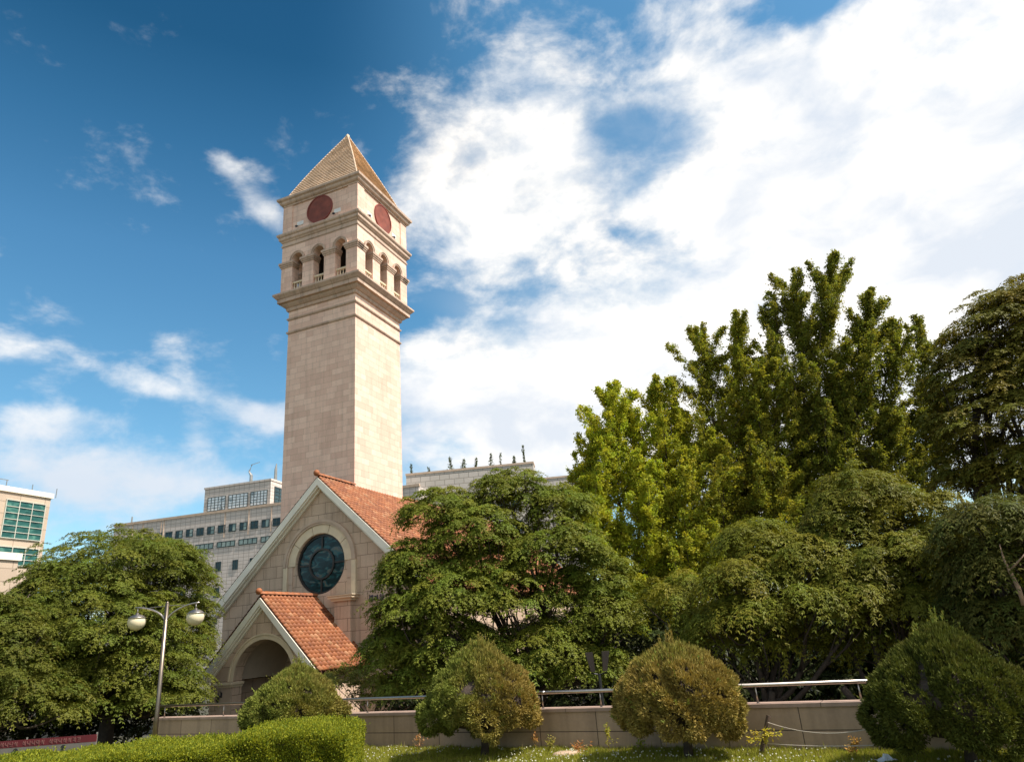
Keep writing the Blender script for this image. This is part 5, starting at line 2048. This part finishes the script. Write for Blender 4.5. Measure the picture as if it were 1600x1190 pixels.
# ------------------------------------------------------------------ stake, ropes, stone, bag
def build_small():
    p = at(1186, 1170, 16.0)
    base = np.array([p[0], p[1], LZ])
    T = empty('wooden_stake', tuple(base))
    tag(T, 'leaning dark wooden stake stuck in the grass beside the orange brown bush', 'stake')
    tp = at(1201, 1117, 16.05)
    e = tp - base
    m = MB(); m.tube([(-.03 * e[0], 0, -.05), tuple(e)], [.042, .046], 10); m.build('post', mat_plain('weathered_wood', (.10, .065, .045), .8, noise=.3, nscale=12), T)
    rope = mat_plain('pale_rope', (.45, .38, .30), .8)
    for (x0, y0, x1, y1, sag, nm, lb) in ((1200, 1128, 1392, 1128, .18, 'rope', 'thin pale rope sagging from the top of the stake to the dark bush'),
                                          (1190, 1160, 1392, 1162, .04, 'rope', 'lower thin rope near the grass between the stake and the dark bush')):
        a, b = at(x0, y0, 16.0), at(x1, y1, 14.9)
        m = MB()
        pts = [a + (b - a) * (i / 16) + np.array([0, 0, -4 * sag * (i / 16) * (1 - i / 16)]) for i in range(17)]
        m.tube([q - a for q in pts], 0.009, 6)
        o = m.build(nm, rope, loc=tuple(a))
        tag(o, lb, 'rope')
    a, b = at(1560, 1168, 9.2), at(1640, 1170, 8.8)
    # stone
    rg = np.random.default_rng(9)
    for (px, py, d, s, lb) in ((884, 1176, 17.2, (.36, .16, .10), 'flat tan stone lying in the grass between the two middle bushes'),):
        p = at(px, py, d)
        m = MB()
        pr = []
        n = 12
        vs = []
        for zz, rr in ((0, 1), (.5, .98), (.85, .75), (1, .35)):
            for q in range(n):
                a = 2 * PI * q / n
                j = 1 + .16 * math.sin(3 * a + 1) + .08 * rg.normal()
                vs.append((s[0] * rr * j * math.cos(a), s[1] * rr * j * math.sin(a), s[2] * zz * (1 + .1 * rg.normal())))
        fs = [(i * n + q, i * n + (q + 1) % n, (i + 1) * n + (q + 1) % n, (i + 1) * n + q) for i in range(3) for q in range(n)]
        fs.append(tuple(3 * n + q for q in range(n)))
        m.add(vs, fs)
        o = m.build('stone', mat_plain('tan_stone', (.42, .30, .20), .85, noise=.2, nscale=9, bump=.5), smooth=True, loc=(p[0], p[1], LZ))
        tag(o, lb, 'stone')
    p = at(1384, 1184, 14.9)
    m = MB()
    n = 7
    vs = []
    for j in range(n):
        for i in range(n):
            u, v = i / (n - 1) - .5, j / (n - 1) - .5
            vs.append((u * .32 + rg.normal() * .012, v * .24 + rg.normal() * .012, .02 + .07 * math.exp(-(u * u + v * v) * 9) * (1 + .6 * rg.normal()) + rg.random() * .02))
    m.add(vs, [(j * n + i, j * n + i + 1, (j + 1) * n + i + 1, (j + 1) * n + i) for j in range(n - 1) for i in range(n - 1)])
    o = m.build('plastic_bag', mat_plain('white_plastic', (.8, .82, .85), .25), loc=(p[0], p[1], LZ + .05))
    tag(o, 'crumpled white plastic scrap in the grass by the dark bush', 'litter')


build_small()


# ------------------------------------------------------------------ seedlings
def seedling(px, top_y, dist, spread, col, seed, label, lean=0.0, n=70, L=.05, horizontal=False, base_px=None):
    rg = np.random.default_rng(seed)
    p = at(base_px or px, 1165, dist)
    base = np.array([p[0], p[1], LZ])
    tp = at(px, top_y, dist) - base
    T = empty('seedling', tuple(base))
    tag(T, label, 'small plant')
    m = MB()
    pts = limb(m, (0, 0, -.02), tp, .008, .003, rg, 0, 6, 5, .05)
    tips = []
    k = 9 if not horizontal else 14
    for i in range(k):
        t = .35 + .65 * rg.random()
        q = np.array(pts[min(6, int(t * 6))])
        if horizontal:
            q = tp + np.array([(rg.random() - .5) * .3 * spread, (rg.random() - .5) * .1, (rg.random() - .5) * .1])
            e = q + np.array([spread * (rg.random() * 2 - 1), .2 * rg.normal() * spread, -.35 * spread * (0 if False else 1) * (rg.random() * 2 - 1) * .6])
        else:
            e = q + np.array([spread * rg.normal() * .5, spread * rg.normal() * .5, spread * (.2 + .5 * rg.random())])
        m.tube([q, (q + e) / 2 + rg.normal(size=3) * .01, e], [.004, .003, .002], 4)
        tips.append((q, q + (e - q) * 1.2))
    m.build('stem', mat_plain('stem_brown', (.16, .10, .05), .7) if seed == 61 else STEMM, T)
    lv, cl = [], []
    for q, e in tips:
        s = rg.random(n // 6 + 2)
        P = q + (e - q) * s[:, None] + rg.normal(size=(len(s), 3)) * .025
        L_ = L * 1.3
        D = rg.normal(size=P.shape) * .6 + (e - q) / (np.linalg.norm(e - q) + 1e-6) + np.array([0, 0, -.25])
        NN = np.array([0, 0, 1.0]) + rg.normal(size=P.shape) * .4
        lv.append(leaves_verts(P, D, NN, L_ * (.7 + .6 * rg.random(len(s))), L_ * .45 * (.7 + .6 * rg.random(len(s))), .45))
        cl.append(jitcol(col, len(s), .25, rg=rg))
    mesh_from(lv, cl, 'leaves', LEAF_THIN, T)


STEMM = mat_plain('stem_olive', (.12, .10, .04), .7)
seedling(950, 1130, 17.2, .12, (.36, .34, .04), 61, 'bright yellow green sapling against the wall between the two middle bushes', n=60)
seedling(860, 1155, 17.9, .15, (.34, .30, .08), 62, 'low yellow green sprig right of the middle bush', n=50)
seedling(905, 1160, 17.3, .16, (.50, .24, .10), 63, 'low orange leaved sprig by the flat stone', n=60)
seedling(835, 1150, 18.3, .14, (.46, .26, .10), 64, 'thin orange tipped sprig close to the right side of the middle bush', n=40)
seedling(655, 1150, 19.8, .12, (.50, .26, .12), 65, 'small orange leaved sprig left of the middle bush', n=40)
seedling(1195, 1148, 15.8, .36, (.50, .42, .06), 66, 'yellow maple spray crossing the leaning stake', n=90, L=.055, horizontal=True)
seedling(1335, 1158, 15.5, .20, (.52, .30, .08), 67, 'orange yellow sprig by the wall, right of the stake', n=80)
seedling(1155, 1128, 15.9, .16, (.48, .38, .06), 68, 'small yellow twig at the right side of the orange brown bush', n=50, L=.05, horizontal=True, base_px=1165)
seedling(1000, 1160, 16.8, .10, (.30, .32, .05), 69, 'short green weed left of the orange brown bush', n=40)


# ------------------------------------------------------------------ grass and clover flowers
def build_grass():
    rg = np.random.default_rng(21)
    n = 190000
    s = rg.random(n) * (WLEN - 4.0) + 3.5
    off = .03 + 3.8 * rg.random(n) ** 1.15
    P = wallA[None, :] + wd[None] * s[:, None] + wn_[None] * off[:, None]
    tuf = .5 + .5 * np.sin(P[:, 0] * 5.1 + 1.3 * np.sin(P[:, 1] * 4)) * np.sin(P[:, 1] * 4.3)
    P[:, 2] = LZ - .01
    L = (.05 + .09 * rg.random(n)) * (.7 + .6 * tuf) + (rg.random(n) > .985) * .10
    D = np.array([0, 0, 1.0]) + rg.normal(size=(n, 3)) * .35
    NN = rg.normal(size=(n, 3))
    NN[:, 2] *= .3
    c = np.tile(np.array([.30, .31, .048]), (n, 1)) * (1 + (rg.random((n, 1)) - .5) * .7)
    dry = rg.random(n) < .12
    c[dry] = np.array([.34, .27, .12]) * (.7 + .5 * rg.random((dry.sum(), 1)))
    v = leaves_verts(P, D, NN, L, .010 + .008 * rg.random(n), .3)
    o = fast_mesh('grass', v, 4, GRASSM, None, c)
    tag(o, 'uneven sunlit lawn grass in front of the low wall', 'grass', kind='stuff')
    m = 1500
    s = rg.random(m) * (WLEN - 7) + 3.5
    off = .4 + 3.0 * rg.random(m)
    dens_ = np.sin(s * 1.3) + np.sin(off * 2 + s) > -.4
    s, off = s[dens_], off[dens_]
    P = wallA[None, :] + wd[None] * s[:, None] + wn_[None] * off[:, None]
    P[:, 2] = LZ + .09 + .06 * rg.random(len(s))
    K = 5
    PP = np.repeat(P, K, 0)
    D = rg.normal(size=PP.shape)
    v = leaves_verts(PP - nrm(D) * .010, D, rg.normal(size=PP.shape), np.full(len(PP), .030), np.full(len(PP), .026), .5)
    o = fast_mesh('clover_flowers', v, 4, NEEDLE, None, np.tile(np.array([.72, .70, .58]), (len(PP), 1)))
    tag(o, 'tiny white clover flower heads dotted over the lawn', 'flowers', kind='stuff')


build_grass()


# ------------------------------------------------------------------ roof garden saplings on the pale block
def roof_plants():
    lst = [(640.5, 738, 724, 5, 'dark rounded rooftop sapling nearest the bell tower', .5), (669, 737, 729, 3, 'tiniest rooftop sapling, second from the bell tower', .5),
           (703.5, 735, 714, 9, 'rooftop tree with one bare upright tip, third from the bell tower', 1), (721, 735, 717, 9, 'bushy rooftop tree, fourth from the bell tower', 1),
           (741, 734, 715, 6, 'slim rooftop tree at the middle of the roof edge', .8), (766, 731, 708, 10, 'rooftop tree with sideways twigs right of the slim one', 1), (781, 729, 707, 5, 'forked bare rooftop tree', .4),
           (803, 727, 712, 9, 'low olive rooftop bush left of the tallest one', 1), (819, 724, 695, 5, 'tallest narrow rooftop tree near the parapet corner', 1)]
    for i, (px, yb, yt, w, lb, dn) in enumerate(lst):
        rg = np.random.default_rng(200 + i)
        P0 = PF.o + PF.t * (PF.px(px, yb)[0]) + PF.n * 1.2
        base = np.array([P0[0], P0[1], PH_ - 2.2])
        d = math.hypot(base[0], base[1])
        tp = at(px, yt, d)
        H = tp[2] - base[2]
        T = empty('rooftop_sapling', tuple(base))
        tag(T, lb, 'sapling', 'saplings on the pale office roof')
        m = MB()
        m.tube([(0, 0, 0), (0, 0, H * .5), (.05, 0, H)], [.09, .06, .02], 6)
        ww = w * d / FPX * .55
        lv, cl = [], []
        n = int(240 * dn)
        z = rg.random(n)
        prof_ = np.interp(z, [0, .25, .5, .8, 1], [1.5, .4 + .9 * rg.random(), .3 + rg.random(), .25 + .5 * rg.random(), .15])
        rr = ww * prof_ * rg.random(n)
        a = rg.random(n) * 2 * PI
        P = np.stack([rr * np.cos(a), rr * np.sin(a), H * (.03 + .95 * z ** 1.5)], 1) + np.stack([z * 0.5 * rg.normal() * ww, 0 * z, 0 * z], 1)
        v = leaves_verts(P, rg.normal(size=P.shape), rg.normal(size=P.shape), np.full(n, .30), np.full(n, .16), .5)
        for q in range(5):
            a = rg.random() * 6.28
            zz = H * (.3 + .5 * rg.random())
            m.tube([(0, 0, zz), (ww * math.cos(a), ww * math.sin(a), zz + .3)], [.03, .012], 5)
        m.build('trunk', BARK, T)
        mesh_from([v], [jitcol((.10, .12, .05), n, .3, rg=rg)], 'crown', LEAF, T)


roof_plants()
print('faces', sum(len(o.data.polygons) for o in bpy.data.objects if o.type == 'MESH'))
